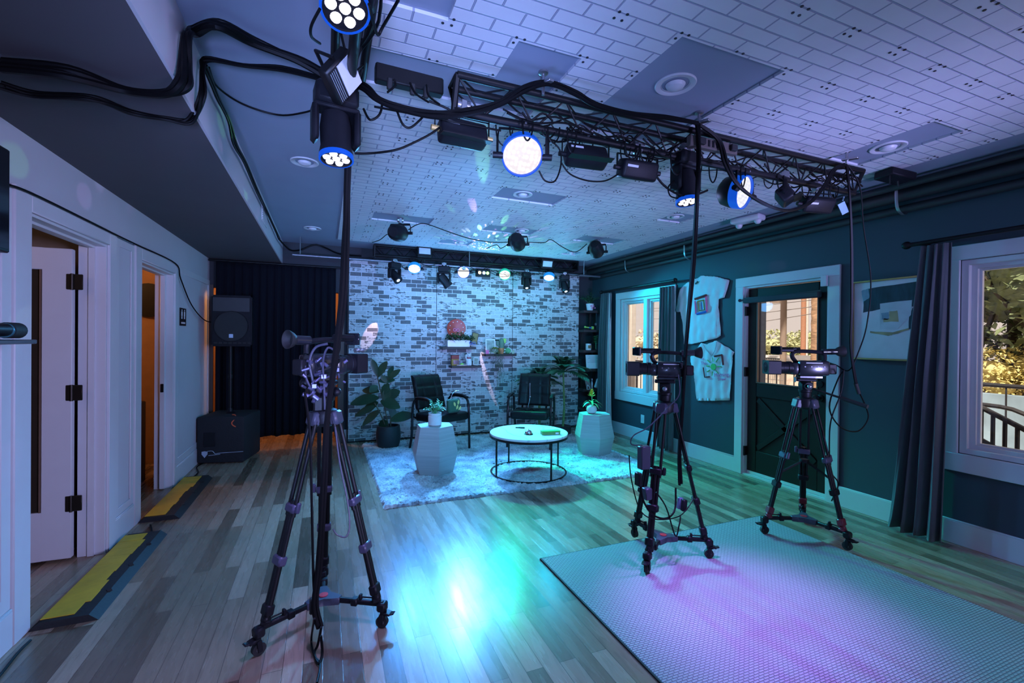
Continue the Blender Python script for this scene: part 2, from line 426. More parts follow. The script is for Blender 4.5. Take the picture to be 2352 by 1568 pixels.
struct(mb, 'wall_back', DARKW, 'near black back wall behind the brick panels, with the curtained opening', 'wall', smooth=False)
mb = MB(); mb.b2((-4.5, YF - .1, -.1), (XR + .16, YF, ZC)); struct(mb, 'wall_front', WHITEP, 'white wall behind the camera', 'wall', smooth=False)
mb = MB(); mb.b2((-4.6, YF, -.12), (XR + .16, 9.6, 0)); struct(mb, 'floor', FLOOR, 'oak strip floor', 'floor', smooth=False)
mb = MB(); mb.b2((-4.6, YF, ZC), (XR + .16, 9.6, ZC + .1)); struct(mb, 'ceiling', CEIL, 'grey blue painted ceiling', 'ceiling', smooth=False)
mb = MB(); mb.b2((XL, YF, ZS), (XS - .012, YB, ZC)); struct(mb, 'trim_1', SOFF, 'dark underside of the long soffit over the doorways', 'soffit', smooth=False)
mb = MB(); mb.b2((XS - .012, YF, ZS), (XS, YB, ZC)); struct(mb, 'trim_2', WHITEP, 'white upright face of the long soffit', 'soffit', smooth=False)
# rooms beyond: back (behind the curtain), first and second doorway
TAN = mat('warm_tan_wall_paint', (.42, .23, .11), .7); BROWNW = mat('taupe_wall_paint', (.20, .15, .11), .8)
mb = MB(); mb.b2((-2.0, 8.2, 0), (1.4, 8.3, ZC)); mb.b2((-2.1, YB + .14, 0), (-2.0, 8.3, ZC)); mb.b2((1.4, YB + .14, 0), (1.5, 8.3, ZC)); struct(mb, 'wall_curtained_room', TAN, 'warm tan wall of the room behind the curtain', 'wall', smooth=False)
mb = MB(); mb.b2((-3.6, 1.5, 0), (-3.5, 4.12, ZC)); mb.b2((-3.5, 4.02, 0), (XL - .14, 4.12, ZC)); mb.b2((-3.5, 1.5, 0), (XL - .14, 1.6, ZC)); struct(mb, 'wall_first_side_room', BROWNW, 'taupe wall seen through the nearer doorway', 'wall', smooth=False)
mb = MB(); mb.b2((-3.2, 4.12, 0), (-3.1, 6.9, ZC)); mb.b2((-3.1, 6.3, 0), (XL - .14, 6.4, ZC)); struct(mb, 'wall_second_side_room', TAN, 'orange tan wall seen through the farther doorway', 'wall', smooth=False)
lamp('POINT', 'curtained_room_lamp', (-.7, 7.5, 2.3), (1, .42, .14), 52, size=.12)
lamp('POINT', 'washroom_lamp', (-2.5, 5.2, 2.3), (1, .45, .16), 26, size=.12)
lamp('POINT', 'side_room_lamp', (-2.6, 2.6, 2.35), (1, .62, .42), 7, size=.15)

# embossed panels on the ceiling, left out round the lights
xs = [.135 + .302 * k for k in range(13)] 
ys = [6.18 - .30 * k for k in range(10)] + [3.48 - .288 * k for k in range(1, 22)]
HOLES = [(.135, .437, 1.0, 1.752), (.739, 1.041, 1.752, 2.328), (.135, .739, 2.04, 2.328), (1.343, 1.947, 1.464, 2.328), (3.155, 3.457, 1.464, 2.04),
         (1.343, 1.947, 3.48, 3.78), (.437, 1.041, 4.68, 4.98), (1.645, 2.249, 4.68, 4.98), (2.853, 3.457, 4.68, 4.98), (1.343, 1.75, 5.58, 5.88), (3.155, 3.4, 5.6, 5.85), (3.155, 3.457, 3.48, 3.78)]
mb = MB(); nodes = set()
def hole(x, y): return any(a < x < b and c < y < d for a, b, c, d in HOLES)
def cuts(vals, lo, hi, extra):
    return sorted({lo, hi, *[v for v in vals if lo < v < hi], *[e for e in extra if lo < e < hi]})
XX = cuts(xs, .135, 3.80, [h[0] for h in HOLES] + [h[1] for h in HOLES]); YY = cuts(ys, -2.5, 6.18, [h[2] for h in HOLES] + [h[3] for h in HOLES])
def near(a, b): return abs(a - b) < .006
for a, b in zip(XX, XX[1:]):
    if b - a < .006: continue
    for c, d in zip(YY, YY[1:]):
        if d - c < .006 or hole((a + b) / 2, (c + d) / 2): continue
        mb.b2((a, c, ZC - .014), (b, d, ZC), j=False)
mb.mi = 1
for x in xs[1:]:
    for y in ys[1:]:
        if y < .2 or sum(hole(x + q * .05, y + p * .05) for q in (-1, 1) for p in (-1, 1)) == 4: continue
        for q in (-1, 1):
            for p in (-1, 1):
                if not hole(x + q * .018, y + p * .018): mb.cyl((x + q * .018, y + p * .018, ZC - .0165), (x + q * .018, y + p * .018, ZC - .013), .0062, n=7)
tag(mb.build('ceiling_panel_field', [TILE, mat('dark_screw_head', (.02, .02, .03), .5)], sharp=20), 'white embossed faux brick panelling covering the ceiling, cut away around the lights', 'ceiling', kind='structure')

# ---- right wall trim
def casing_x(name, x, y0, y1, z0, z1, w, d, m, label, cat, sill=False, door=False):
    mb = MB()
    mb.b2((x - d, y0 - w, z0 if door else z0 - w * 1.2), (x, y0, z1 + w), .004); mb.b2((x - d, y1, z0 if door else z0 - w * 1.2), (x, y1 + w, z1 + w), .004)
    mb.b2((x - d - .003, y0 - w, z1), (x, y1 + w, z1 + w), .004)
    if not door: mb.b2((x - d - .006, y0 - w, z0 - w * 1.25), (x, y1 + w, z0), .004)
    return struct(mb, name, m, label, cat)
casing_x('trim_3', XR, *W1[:2], W1[2], W1[3], .105, .022, TRIM, 'white casing around the far window', 'window trim')
casing_x('trim_4', XR, *W2[:2], W2[2], W2[3], .105, .022, TRIM, 'white casing around the near window', 'window trim')
casing_x('trim_5', XR, *D3[:2], 0, D3[3], .10, .022, TRIM, 'white casing around the exterior door', 'door trim', door=True)
def window(name, W, sashes, label, latch=True):
    o = thing(name, label, 'window', (XR + .05, (W[0] + W[1]) / 2, W[2])); o['kind'] = 'structure'
    f = MB(); x0, x1 = XR, XR + .11
    for (a, b, c, d) in ((W[0], W[0] + .045, W[2], W[3]), (W[1] - .045, W[1], W[2], W[3]), (W[0], W[1], W[2], W[2] + .04), (W[0], W[1], W[3] - .04, W[3])): f.b2((x0, a, c), (x1, b, d), .004)
    for i in range(len(sashes) - 1): f.b2((x0, sashes[i][1] , W[2]), (x1, sashes[i + 1][0], W[3]), .004)
    f.build('window_frame', TRIM, o, world=True)
    for (a, b) in sashes:
        s = MB(); t = .038; z0, z1 = W[2] + .03, W[3] - .03
        for q, xx in ((0, XR + .035), (.016, XR + .055)):
            for (c, d, e, g) in ((a + q, a + t + q, z0 + q, z1 - q), (b - t - q, b - q, z0 + q, z1 - q), (a + q, b - q, z0 + q, z0 + t + q), (a + q, b - q, z1 - t - q, z1 - q)): s.b2((xx, c, e), (xx + .03, d, g), .003)
        sa = s.build('sash', TRIM, o, world=True)
        g = MB(); g.b2((XR + .066, a + t, z0 + t), (XR + .070, b - t, z1 - t)); g.build('pane', GLASS, sa).matrix_parent_inverse = Matrix.Identity(4)
        ob = sa.children[0] if sa.children else None
    for pn in [x for x in COL.objects if x.name.startswith('pane') and x.parent and x.parent.parent == o]: pn.data.transform(o.matrix_basis.inverted())
    if latch:
        l = MB(); y = sum(sashes[0]) / 2; z = W[2] + .035
        l.b2((XR - .012, y - .06, z), (XR + .03, y + .06, z + .014), .004); l.tube([(XR - .01, y + .03, z + .012), (XR - .03, y, z + .02), (XR - .03, y - .08, z + .018)], .006)
        l.build('window_crank', BRONZE, o, world=True)
    return o
window('window_1', W1, [(4.82, 5.26), (5.34, 5.84)], 'two sash white window in the far part of the slate wall', False)
window('window_2', W2, [(.66, 1.76)], 'large single sash white window near the right edge')
def baseb(name, segs, label, m=TRIM, h=.175, side=1):
    mb = MB()
    for (x0, y0, x1, y1) in segs: mb.b2((x0, y0, 0), (x1, y1, h - .012), .002); mb.b2((x0 + (0 if side > 0 else 0), y0, h - .014), (x1, y1, h), .004)
    return struct(mb, name, m, label, 'baseboard')
baseb('baseboard_right', [(XR - .016, YF, XR, D3[0] - .10), (XR - .016, D3[1] + .10, XR, YB)], 'tall white baseboard under the slate wall')
baseb('baseboard_left', [(XL, YF, XL + .016, D1[0] - .13), (XL, D1[1] + .11, XL + .016, D2[0] - .125), (XL, D2[1] + .07, XL + .016, YB)], 'tall white baseboard under the white wall', h=.18)
baseb('baseboard_back', [(.16, YB - .016, .30, YB)], 'short white baseboard beside the brick panels')
# door frame jambs + threshold
mb = MB()
for (a, b) in ((D3[0], D3[0] + .02), (D3[1] - .02, D3[1])): mb.b2((XR - .005, a, 0), (XR + .15, b, D3[3]))
mb.b2((XR - .005, D3[0], D3[3] - .02), (XR + .15, D3[1], D3[3])); mb.b2((XR - .01, D3[0], 0), (XR + .15, D3[1], .018))
struct(mb, 'trim_6', TRIM, 'white jamb and sill of the exterior door', 'door trim')
# ---- exterior door
DOORM = mat('dark_brown_painted_door', (.016, .011, .010), .5, noise=.1, spec=.25)
o = thing('door_3', 'dark exterior door with a big glass pane and crossbuck lower panel', 'door', (XR + .04, 3.60, .02)); o['kind'] = 'structure'
y0, y1, z1 = D3[0] + .025, D3[1] - .025, D3[3] - .025
gy0, gy1, gz0, gz1 = 2.84, 3.50, 1.005, 1.91
m = MB(); X0, X1 = XR + .035, XR + .08
for a, b, c, d in ((y0, gy0, .02, z1), (gy1, y1, .02, z1), (gy0, gy1, gz1, z1), (gy0, gy1, .86, gz0), (gy0, gy1, .02, .28)): m.b2((X0, a, c), (X1, b, d), .004)
m.b2((X0 + .014, gy0, .28), (X1 - .01, gy1, .86))
m.build('door_leaf', DOORM, o, world=True)
m = MB()
for s in (1, -1):
    a, b = Vector((X0 + .008, gy0 + .02, .57 - .26 * s)), Vector((X0 + .008, gy1 - .02, .57 + .26 * s)); d = b - a
    m.box((a + b) / 2, (.018, d.length, .055), rot=Euler((math.atan2(d.z, d.y), 0, 0)).to_matrix(), bev=.004)
m.build('crossbuck', DOORM, o, world=True)
m = MB(); m.b2((X0 + .02, gy0, gz0), (X0 + .026, gy1, gz1)); m.build('pane', GLASS, o, world=True)
m = MB()
for a, b, c, d in ((gy0, gy0 + .014, gz0, gz1), (gy1 - .014, gy1, gz0, gz1), (gy0, gy1, gz0, gz0 + .014), (gy0, gy1, gz1 - .014, gz1)): m.b2((X0 - .008, a, c), (X0 + .02, b, d), .003)
m.build('glazing_bead', BRN if 0 else mat('warm_brown_bead', (.16, .10, .07), .4), o, world=True)
for z in (1.78, 1.12, .26):
    m = MB(); m.b2((XR - .006, y1 - .006, z - .05), (XR + .036, y1 + .018, z + .05), .003); m.cyl((XR - .004, y1 + .004, z - .052), (XR - .004, y1 + .004, z + .052), .009, n=8); m.build('hinge', BLKM, o, world=True)
for z, r in ((.93, .032), (1.06, .03)):
    m = MB(); m.lathe([(r, 0), (r, .012), (.014, .018), (.014, .045), (.03, .055), (.034, .075), (.02, .09)] if z < 1 else [(r, 0), (r, .018), (.01, .02)], (X0, y0 + .07, z), (-1, 0, 0), 16); m.build('door_knob' if z < 1 else 'deadbolt', BLKM, o, world=True)
m = MB(); m.b2((X0 - .006, y0, .02), (X0, y1, .05)); m.build('door_sweep', TRIM, o, world=True)
m = MB(); m.cyl((XR - .03, 3.66, 1.90), (XR - .03, 2.78, 1.925), .008, n=8); m.sph((XR - .03, 3.665, 1.90), .017, 10)
m.b2((XR - .04, 2.80, 1.865), (XR + .02, 3.62, 1.925), .01); tag(m.build('rolled_door_shade', mat('dark_shade_cloth', (.03, .035, .045), .8)), 'dark roller shade rolled up across the top of the door glass', 'shade')
m = MB(); m.b2((XR - .052, 2.72, 1.96), (XR - .022, 2.775, 2.06), .004); tag(m.build('door_sensor', TRIM), 'small white sensor at the top corner of the exterior door casing', 'sensor')
# ---- left wall: casings, panels, doors
def casing_l(name, D, w0, w1, label):
    mb = MB(); x = XL
    mb.b2((x, D[0] - w0, 0), (x + .02, D[0], D[3] + .1), .004); mb.b2((x, D[1], 0), (x + .02, D[1] + w1, D[3] + .1), .004); mb.b2((x, D[0], D[3]), (x + .02, D[1], D[3] + .1), .004)
    for (a, b) in ((D[0], D[0] + .016), (D[1] - .016, D[1])): mb.b2((x - .14, a, 0), (x + .004, b, D[3]))
    mb.b2((x - .14, D[0], D[3] - .016), (x + .004, D[1], D[3]))
    mb.b2((x - .085, D[1] - .03, 0), (x - .05, D[1] - .014, D[3])); mb.b2((x - .085, D[0], D[3] - .03), (x - .05, D[1], D[3] - .014))
    return struct(mb, name, TRIM, label, 'door trim')
casing_l('trim_7', D1, .13, .11, 'white casing and jambs of the nearer doorway')
casing_l('trim_8', D2, .12, .065, 'white casing and jambs of the farther doorway')
mb = MB()
def frame_panel(mb, a, b, z0, z1, w=.05):
    for (c, d, e, g) in ((a, a + w, z0, z1), (b - w, b, z0, z1), (a, b, z0, z0 + w), (a, b, z1 - w, z1)): mb.b2((XL, c, e), (XL + .010, d, g), .003)
frame_panel(mb, 3.94, 4.265, .18, 2.13, .055); frame_panel(mb, 5.32, 6.68, .18, 2.15, .07); frame_panel(mb, .4, 2.815, .18, 2.13, .07)
struct(mb, 'trim_9', TRIM, 'flat white panel moulding on the white wall', 'wall panelling')
o = thing('door_1', 'white door with one tall dark glass pane, swung open into the side room', 'door', (XL - .13, 3.79, 0)); o['kind'] = 'structure'
m = MB(); xa, xb, ya, yb = -2.30, XL - .15, 3.755, 3.795
for a, b, c, d in ((xb - .15, xb, .02, 2.0), (xa, xa + .12, .02, 2.0), (xa, xb, 1.86, 2.0), (xa, xb, .02, .33)): m.b2((a, ya, c), (b, yb, d), .004)
m.build('door_leaf', TRIM, o, world=True)
m = MB(); m.b2((xa + .12, ya + .017, .33), (xb - .15, ya + .023, 1.86)); m.build('pane', mat('smoked_brown_glass', (.035, .026, .018), .15), o, world=True)
m = MB(); m.b2((xb - .158, ya - .004, .33), (xb - .15, ya + .004, 1.86)); m.build('glazing_bead', mat('warm_brown_bead', (.16, .10, .07)), o, world=True)
for z in (1.79, 1.08, .37):
    m = MB(); m.b2((xb + .004, ya - .006, z - .05), (xb + .055, ya + .002, z + .05), .006); m.b2((xb - .03, ya - .006, z - .05), (xb - .002, ya + .002, z + .05), .006); m.cyl((xb + .002, ya - .008, z - .052), (xb + .002, ya - .008, z + .052), .008, n=8); m.build('hinge', BRONZE, o, world=True)
o = thing('door_2', 'white pocket door edge drawn back into the wall of the farther doorway', 'door', (XL - .07, 5.22, 0)); o['kind'] = 'structure'
m = MB(); m.b2((XL - .088, 5.19, .01), (XL - .048, 5.22, 2.02), .003); m.build('door_leaf', TRIM, o, world=True)
m = MB(); m.b2((XL - .08, 5.183, .92), (XL - .055, 5.192, 1.0), .003); m.build('edge_pull', BLKM, o, world=True)
# side room contents seen through the farther doorway
o = thing('washroom_vanity', 'dark washroom vanity with a white basin seen through the farther doorway', 'vanity', (-1.98, 5.15, 0))
m = MB(); m.b2((-2.3, 4.8, 0), (-1.66, 5.6, .80), .01); m.build('cabinet', WOODD, o, world=True)
m = MB(); m.lathe([(.02, .01), (.20, .03), (.26, .12), (.24, .12), (.19, .05), (.01, .04)], (-1.98, 5.15, .80), (0, 0, 1), 24); m.build('basin', WHITEC, o, world=True)
o = thing('round_wall_mirror', 'round black framed mirror on the orange washroom wall', 'mirror', (-2.2, 6.28, 1.85))
m = MB(); m.lathe([(.17, 0), (.19, .01), (.19, .03), (.165, .03)], (-1.84, 6.29, 1.85), (0, -1, 0), 28); m.build('frame', BLKM, o, world=True)
m = MB(); m.lathe([(.166, .02), (.001, .021)], (-1.84, 6.29, 1.85), (0, -1, 0), 28); m.build('mirror_glass', SCREEN, o, world=True)
# vent in the soffit face
o = thing('air_vent', 'white louvred air vent in the face of the soffit', 'vent', (XS, 4.72, 2.56))
m = MB(); m.b2((XS, 4.55, 2.485), (XS + .006, 4.9, 2.65), .002); m.build('frame', WHITEG, o, world=True)
for i in range(7):
    m = MB(); m.b2((XS + .005, 4.57, 2.50 + i * .02), (XS + .010, 4.88, 2.509 + i * .02)); m.build('slat', WHITEG, o, world=True)
# pipes in the right hand corner
for i, (x, z, r) in enumerate(((4.15, 2.60, .045), (4.19, 2.50, .032), (4.07, 2.655, .026))):
    m = MB(); m.cyl((x, YF, z), (x, YB - .02, z), r, n=14); tag(m.build('ceiling_pipe', mat('black_iron_pipe', (.020, .021, .024), .55)), ['thick black pipe running along the slate wall below the ceiling', 'thinner black pipe, lowest of the three along the slate wall', 'slim black pipe nearest the ceiling along the slate wall'][i], 'pipe')
for i, y in enumerate((2.13, 4.38, 5.58)):
    m = MB(); m.tube([(4.09, y, ZC), (4.085, y, 2.62), (4.10, y, 2.50), (4.17, y, 2.455), (4.225, y, 2.47)], .011, n=4, flat=.25)
    tag(m.build('pipe_strap', STEEL), ['metal pipe strap nearest the near window', 'metal pipe strap above the white shirts', 'metal pipe strap above the far window'][i], 'strap')

# ================================================================ BACKDROP, CURTAINS, OPENING
BY = 6.62
for i, (a, b) in enumerate(((.295, 1.51), (1.514, 2.726), (2.73, 3.93))):
    m = MB(); m.b2((a, BY, .02), (b, BY + .03, 2.525), .002)
    o = m.build('brick_panel', BRICKW, smooth=False)
    tag(o, ['left whitewashed brick backdrop panel behind the rubber plant', 'middle whitewashed brick backdrop panel carrying the small shelves', 'right whitewashed brick backdrop panel behind the palm'][i], 'backdrop panel', 'whitewashed brick backdrop panels')
m = MB(); m.b2((.285, BY + .005, 0), (3.93, BY + .05, .02)); m.b2((.278, BY - .002, 0), (.293, BY + .05, 2.54)); m.b2((.285, BY - .004, 2.527), (3.935, BY + .04, 2.545))
tag(m.build('backdrop_edging', BLKM), 'black edging strip around the brick backdrop', 'edging')
for x in (1.512, 2.728):
    m = MB(); m.b2((x - .004, BY - .0015, .02), (x + .004, BY + .01, 2.525)); tag(m.build('seam_strip', BLKM), 'dark seam strip between the left and middle brick panels' if x < 2 else 'dark seam strip between the middle and right brick panels', 'strip')

def curtain(name, a, b, z0, z1, normal, folds, amp, m, label, cat='curtain', flare=0, thick=.004, gather=None, group=None, top_gather=1, seed=0):
    a, b, n = Vector(a), Vector(b), Vector(normal).normalized(); rnd = random.Random(seed)
    ph = [rnd.uniform(-.5, .5) for _ in range(folds * 2 + 2)]
    def fn(u, v):
        uu = u
        if gather: uu = gather(u, v)
        p = a.lerp(b, uu)
        k = u * folds * 2 * pi; q = int(u * folds); A = amp * (.75 + .5 * ph[q % len(ph)]) * (.35 + .65 * min(1, v * 2.2) if top_gather else 1)
        off = A * sin(k + ph[0] * 3 + .5 * sin(v * 3 + q)) + A * .3 * sin(2.3 * k + v * 2)
        w = Vector(p) + n * (off + flare * v)
        return (w.x, w.y, z1 + (z0 - z1) * v + (.006 * sin(k * .5) if v > .99 else 0))
    mb = MB(); mb.grid(folds * 14, 26, fn); o = mb.build(name, m, sharp=80, solid=thick); tag(o, label, cat, group); return o
curtain('black_curtain', (-1.26, 6.60, 0), (.125, 6.60, 0), .17, 2.385, (0, -1, 0), 15, .028, CURTB, 'wide black velvet curtain hanging over the opening in the back wall', seed=3)
m = MB(); m.cyl((XL + .01, 6.60, 2.395), (.24, 6.60, 2.395), .013, n=10); tag(m.build('curtain_rod', BLKM), 'black rod carrying the wide black curtain', 'curtain rod')
m = MB(); m.b2((.16, YB - .02, 0), (.24, YB, 2.1), .003); m.b2((-1.36, YB - .02, 0), (-1.30, YB, 2.1), .003)
struct(m, 'trim_10', mat('dark_wood_trim', (.05, .03, .02), .5), 'dark trim at both sides of the curtained opening', 'door trim')
# side curtains of the windows
def gath(u, v): return u
def pulled(lo, hi):      # narrower towards the top
    return lambda u, v: lo + (hi - lo) * u if v > .5 else lo + (hi - lo) * u
curtain('window_curtain', (4.15, 6.28, 0), (4.15, 6.02, 0), .03, 2.205, (-1, 0, 0), 4, .045, CURT, 'slate blue curtain left of the far window, beside the corner shelves', flare=.03, seed=5)
def sheer(u, v): return (4.19 - .05 * v - .02 * sin(u * 9), 6.05 - .10 * u * (.3 + v) , 2.19 - 2.14 * v)
m = MB(); m.grid(20, 20, lambda u, v: (4.16 - .07 * v - .018 * sin(u * 14), 6.06 - (.03 + .16 * v * v) * u - .02 * v, 2.19 - 2.15 * v)); tag(m.build('curtain_lining', mat('pale_lining_cloth', (.52, .50, .52), .9), sharp=80, solid=.003), 'pale curtain lining spilling to the floor at the left side of the far window', 'curtain')
curtain('window_curtain', (4.13, 4.87, 0), (4.13, 4.60, 0), .03, 2.16, (-1, 0, 0), 5, .04, CURT, 'slate blue curtain right of the far window, behind the middle camera', seed=8)
curtain('window_curtain', (4.11, 2.09, 0), (4.11, 1.80, 0), .02, 2.17, (-1, 0, 0), 4, .055, CURT, 'slate blue curtain left of the near window, beside the framed painting', flare=.02, seed=11,
        gather=lambda u, v: (lambda lo: lo + (1 - lo - .10 * v) * u)(.38 * (1 - v) ** .7 - .22 * v))
for (y0, y1, z, l) in ((6.24, 4.60, 2.225, 'black rod above the far window'), (2.06, .1, 2.20, 'black rod above the near window')):
    m = MB(); m.cyl((4.13, y0, z), (4.13, y1, z), .016, n=12); m.sph((4.13, y0 + .02, z), .03, 12, (1, 1.1, 1)); m.sph((4.13, y1 - .02, z), .03, 12)
    for yy in (y0 - .06, y1 + .1): m.b2((4.13, yy - .008, z - .01), (XR, yy + .008, z + .01)); m.b2((XR - .008, yy - .02, z - .05), (XR, yy + .02, z + .03))
    tag(m.build('curtain_rod', BLKM), l, 'curtain rod')

# ================================================================ RUG, MAT, RAMPS
m = MB(); rnd = random.Random(2)
NX, NY = 250, 200; x0, x1, yy0, yy1 = .47, 3.47, 3.95, 6.45
H = [[.012 + .020 * rnd.random() for j in range(NY + 1)] for i in range(NX + 1)]
def rf(u, v):
    i, j = round(u * NX), round(v * NY); e = (i in (0, NX)) or (j in (0, NY))
    jx, jy = (rnd.random() - .5) * .014, (rnd.random() - .5) * .014
    return (x0 + (x1 - x0) * u + jx * (1.6 if e else 1), yy0 + (yy1 - yy0) * v + jy * (1.6 if e else 1), .001 if e else H[i][j])
m.grid(NX, NY, rf); tag(m.build('shag_rug', RUG, sharp=75), 'pale shaggy rug under the chairs, side tables and coffee table', 'rug')
m = MB(); m.b2((1.325, -1.9, .0), (3.33, 2.675, .013), .003); tag(m.build('foam_floor_mat', [MATF]), 'large grey textured foam mat under the middle and right tripods', 'mat')
m = MB(); m.b2((1.316, -1.9, 0), (1.325, 2.684, .010)); m.b2((1.316, 2.675, 0), (3.34, 2.684, .010)); tag(m.build('mat_edge_strip', RUB), 'black edge strip along the left and far sides of the foam mat', 'edge strip')
def cable_ramp(y0, y1, label, seed):
    o = thing('cable_ramp', label, 'cable cover', (-1.20, (y0 + y1) / 2, 0), group='cable ramps at the doorways'); rnd = random.Random(seed)
    m = MB(); prof = [(-1.335, 0), (-1.29, .035), (-1.10, .035), (-1.06, 0)]
    n = 2
    rings = [[m.v((x + (0.0), y, z)) for x, z in prof] for y in (y0, y0 + .02, y1 - .02, y1)]
    for a, b in zip(rings, rings[1:]):
        for k in range(3): m.f([a[k], a[k + 1], b[k + 1], b[k]])
    m.f(rings[0][::-1]); m.f(rings[-1]); m.build('base', RUB, o, world=True)
    m = MB(); pts = []; N = 9
    for i in range(N):
        ya, yb = y0 + .03 + (y1 - y0 - .06) * i / N, y0 + .03 + (y1 - y0 - .06) * (i + 1) / N
        xr = -1.16 + rnd.uniform(-.012, .02)
        m.b2((-1.30, ya, .034), (xr, yb, .0385)); 
    m.build('lid', YRAMP, o, world=True)
    m = MB()
    for q in (.22, .5, .78): m.box((-1.10, y0 + (y1 - y0) * q, .0355), (.02, .03, .004), (0, 0, .5))
    m.build('screw_slot', BLKM, o, world=True); return o
cable_ramp(2.93, 4.02, 'black and yellow cable ramp across the nearer doorway', 1)
cable_ramp(4.33, 5.46, 'black and yellow cable ramp across the farther doorway', 4)

# ================================================================ SEATING AND TABLES
def chair(loc, F, label):
    f = Vector((F[0], F[1], 0)).normalized(); rz = math.atan2(f.y, f.x) - pi / 2      # local +Y faces forward
    o = thing('guest_chair', label, 'chair', loc, rz, group='black leather guest chairs on the rug')
    s = MB(); w, d = .50, .50
    def seat(u, v):
        a, b = (u - .5), (v - .5); return a, b
    b_ = bmesh.new(); bmesh.ops.create_cube(b_, size=1); bmesh.ops.scale(b_, vec=(w, d, .11), verts=b_.verts); bmesh.ops.bevel(b_, geom=b_.edges[:], offset=.045, segments=4, profile=.6, affect='EDGES')
    for v in b_.verts:
        if v.co.z > 0: v.co.z += .012 * (1 - (2 * v.co.x / w) ** 2) * (1 - (2 * v.co.y / d) ** 2)
        v.co.z -= .02 * max(0, -v.co.y * 2 / d)
    s.merge(b_, Matrix.Translation((0, .02, .435))); s.build('seat', LEATH, o)
    bk = MB(); b_ = bmesh.new(); bmesh.ops.create_grid(b_, x_segments=24, y_segments=24, size=.5); 
    def bp(u, v, side):   # u -.5...5 ; v 0..1 height
        W = .47 - .03 * v; cr = .03 * (1 - (2 * u) ** 2)
        seam = .011 * (math.exp(-((abs(u) - .22) / .022) ** 2) + math.exp(-((v - .35) / .03) ** 2) + math.exp(-((v - .68) / .03) ** 2))
        e = max(0, abs(u) * 2 - .82) / .18; e2 = max(0, abs(v - .5) * 2 - .86) / .14; ed = min(1, max(e, e2)) ** 2
        th = .045 * math.sqrt(max(0, 1 - ed)) - (seam if side > 0 else 0)
        y = -.215 - .11 * v - .02 * (v ** 3) * 2 + side * th - cr * .5
        return (u * W, y, .50 + .44 * v)
    b_.free()
    N = 28
    for side in (1, -1):
        V = [[bk.v(bp(i / N - .5, j / N, side)) for j in range(N + 1)] for i in range(N + 1)]
        for i in range(N):
            for j in range(N): bk.f([V[i][j], V[i + 1][j], V[i + 1][j + 1], V[i][j + 1]])
    bmesh.ops.remove_doubles(bk.bm, verts=bk.bm.verts, dist=.0006)
    bk.build('backrest', LEATH, o, sharp=70)
    for sx in (-1, 1):
        x = sx * .285
        a = MB(); a.tube([(x, .24, .0), (x, .23, .30), (x, .215, .55), (x, .17, .645), (x, .05, .665), (x, -.12, .655), (x, -.20, .60), (x, -.225, .45), (x * .95, -.255, .2), (x * .95, -.30, 0)], .016, n=10, smooth=7); a.build('side_frame', GLBLK, o)
        a = MB(); a.tube([(x, .19, .66), (x, .08, .682), (x, -.05, .682), (x, -.15, .668)], .024, n=10, flat=.6); a.build('armrest', LEATH, o)
        a = MB(); a.tube([(x, -.2, .42), (sx * .2, -.2, .385), (sx * .16, .15, .375)], .013, n=8); a.cyl((x, .2, .40), (sx * .2, .2, .40), .013, n=8); a.build('stretcher', GLBLK, o)
        a = MB(); a.tube([(sx * .17, -.18, .40), (sx * .17, -.26, .48), (sx * .17, -.29, .62)], .013, n=8, flat=.5); a.build('back_bracket', GLBLK, o)
    return o
chair((1.395, 5.80, .02), (.40, -.91), 'black leather armchair on the left, behind the taller side table')
chair((2.60, 5.60, .02), (-.55, -.84), 'black leather armchair on the right, in front of the palm')
def hextable(loc, r, h, rot, label):
    o = thing('hexagonal_side_table', label, 'side table', loc, rot, group='grey faceted side tables')
    m = MB(); prof = [(.80, 0), (1.0, .44), (.78, 1.0)]
    def rg(k, z): return [m.v((cos(pi / 3 * i) * r * k, sin(pi / 3 * i) * r * k, z * h)) for i in range(6)]
    m.skin([rg(k, z) for k, z in prof]); m.build('body', HEXM, o, sharp=10, smooth=False); return o
hextable((1.10, 4.83, .02), .255, .50, R(28), 'faceted grey side table nearer the camera, holding the leafy plant in a white pot')
hextable((3.17, 4.93, .02), .255, .50, R(14), 'faceted grey side table in front of the window curtain, holding the round vase')
o = thing('coffee_table', 'round white marble coffee table with thin black legs and ring base', 'coffee table', (2.04, 4.46, .02))
m = MB(); m.lathe([(.40, .405), (.418, .410), (.42, .43), (.415, .434), (.001, .434)], n=64); m.build('table_top', MARBLE, o)
m = MB(); m.lathe([(.40, .385), (.425, .387), (.425, .410), (.40, .410)], n=64); m.build('top_rim', GLBLK, o)
m = MB(); N = 64
m.skin([[m.v((cos(2 * pi * k / N) * r, sin(2 * pi * k / N) * r, z)) for k in range(N)] for r, z in ((.395, .0), (.413, .0), (.413, .012), (.395, .012), (.395, .0))], cap=False); m.build('base_ring', GLBLK, o)
for a in (-80, 10, 100, 190):
    m = MB(); m.box((cos(R(a)) * .403, sin(R(a)) * .403, .2), (.016, .016, .40), (0, 0, R(a)), bev=.002); m.build('leg', GLBLK, o)
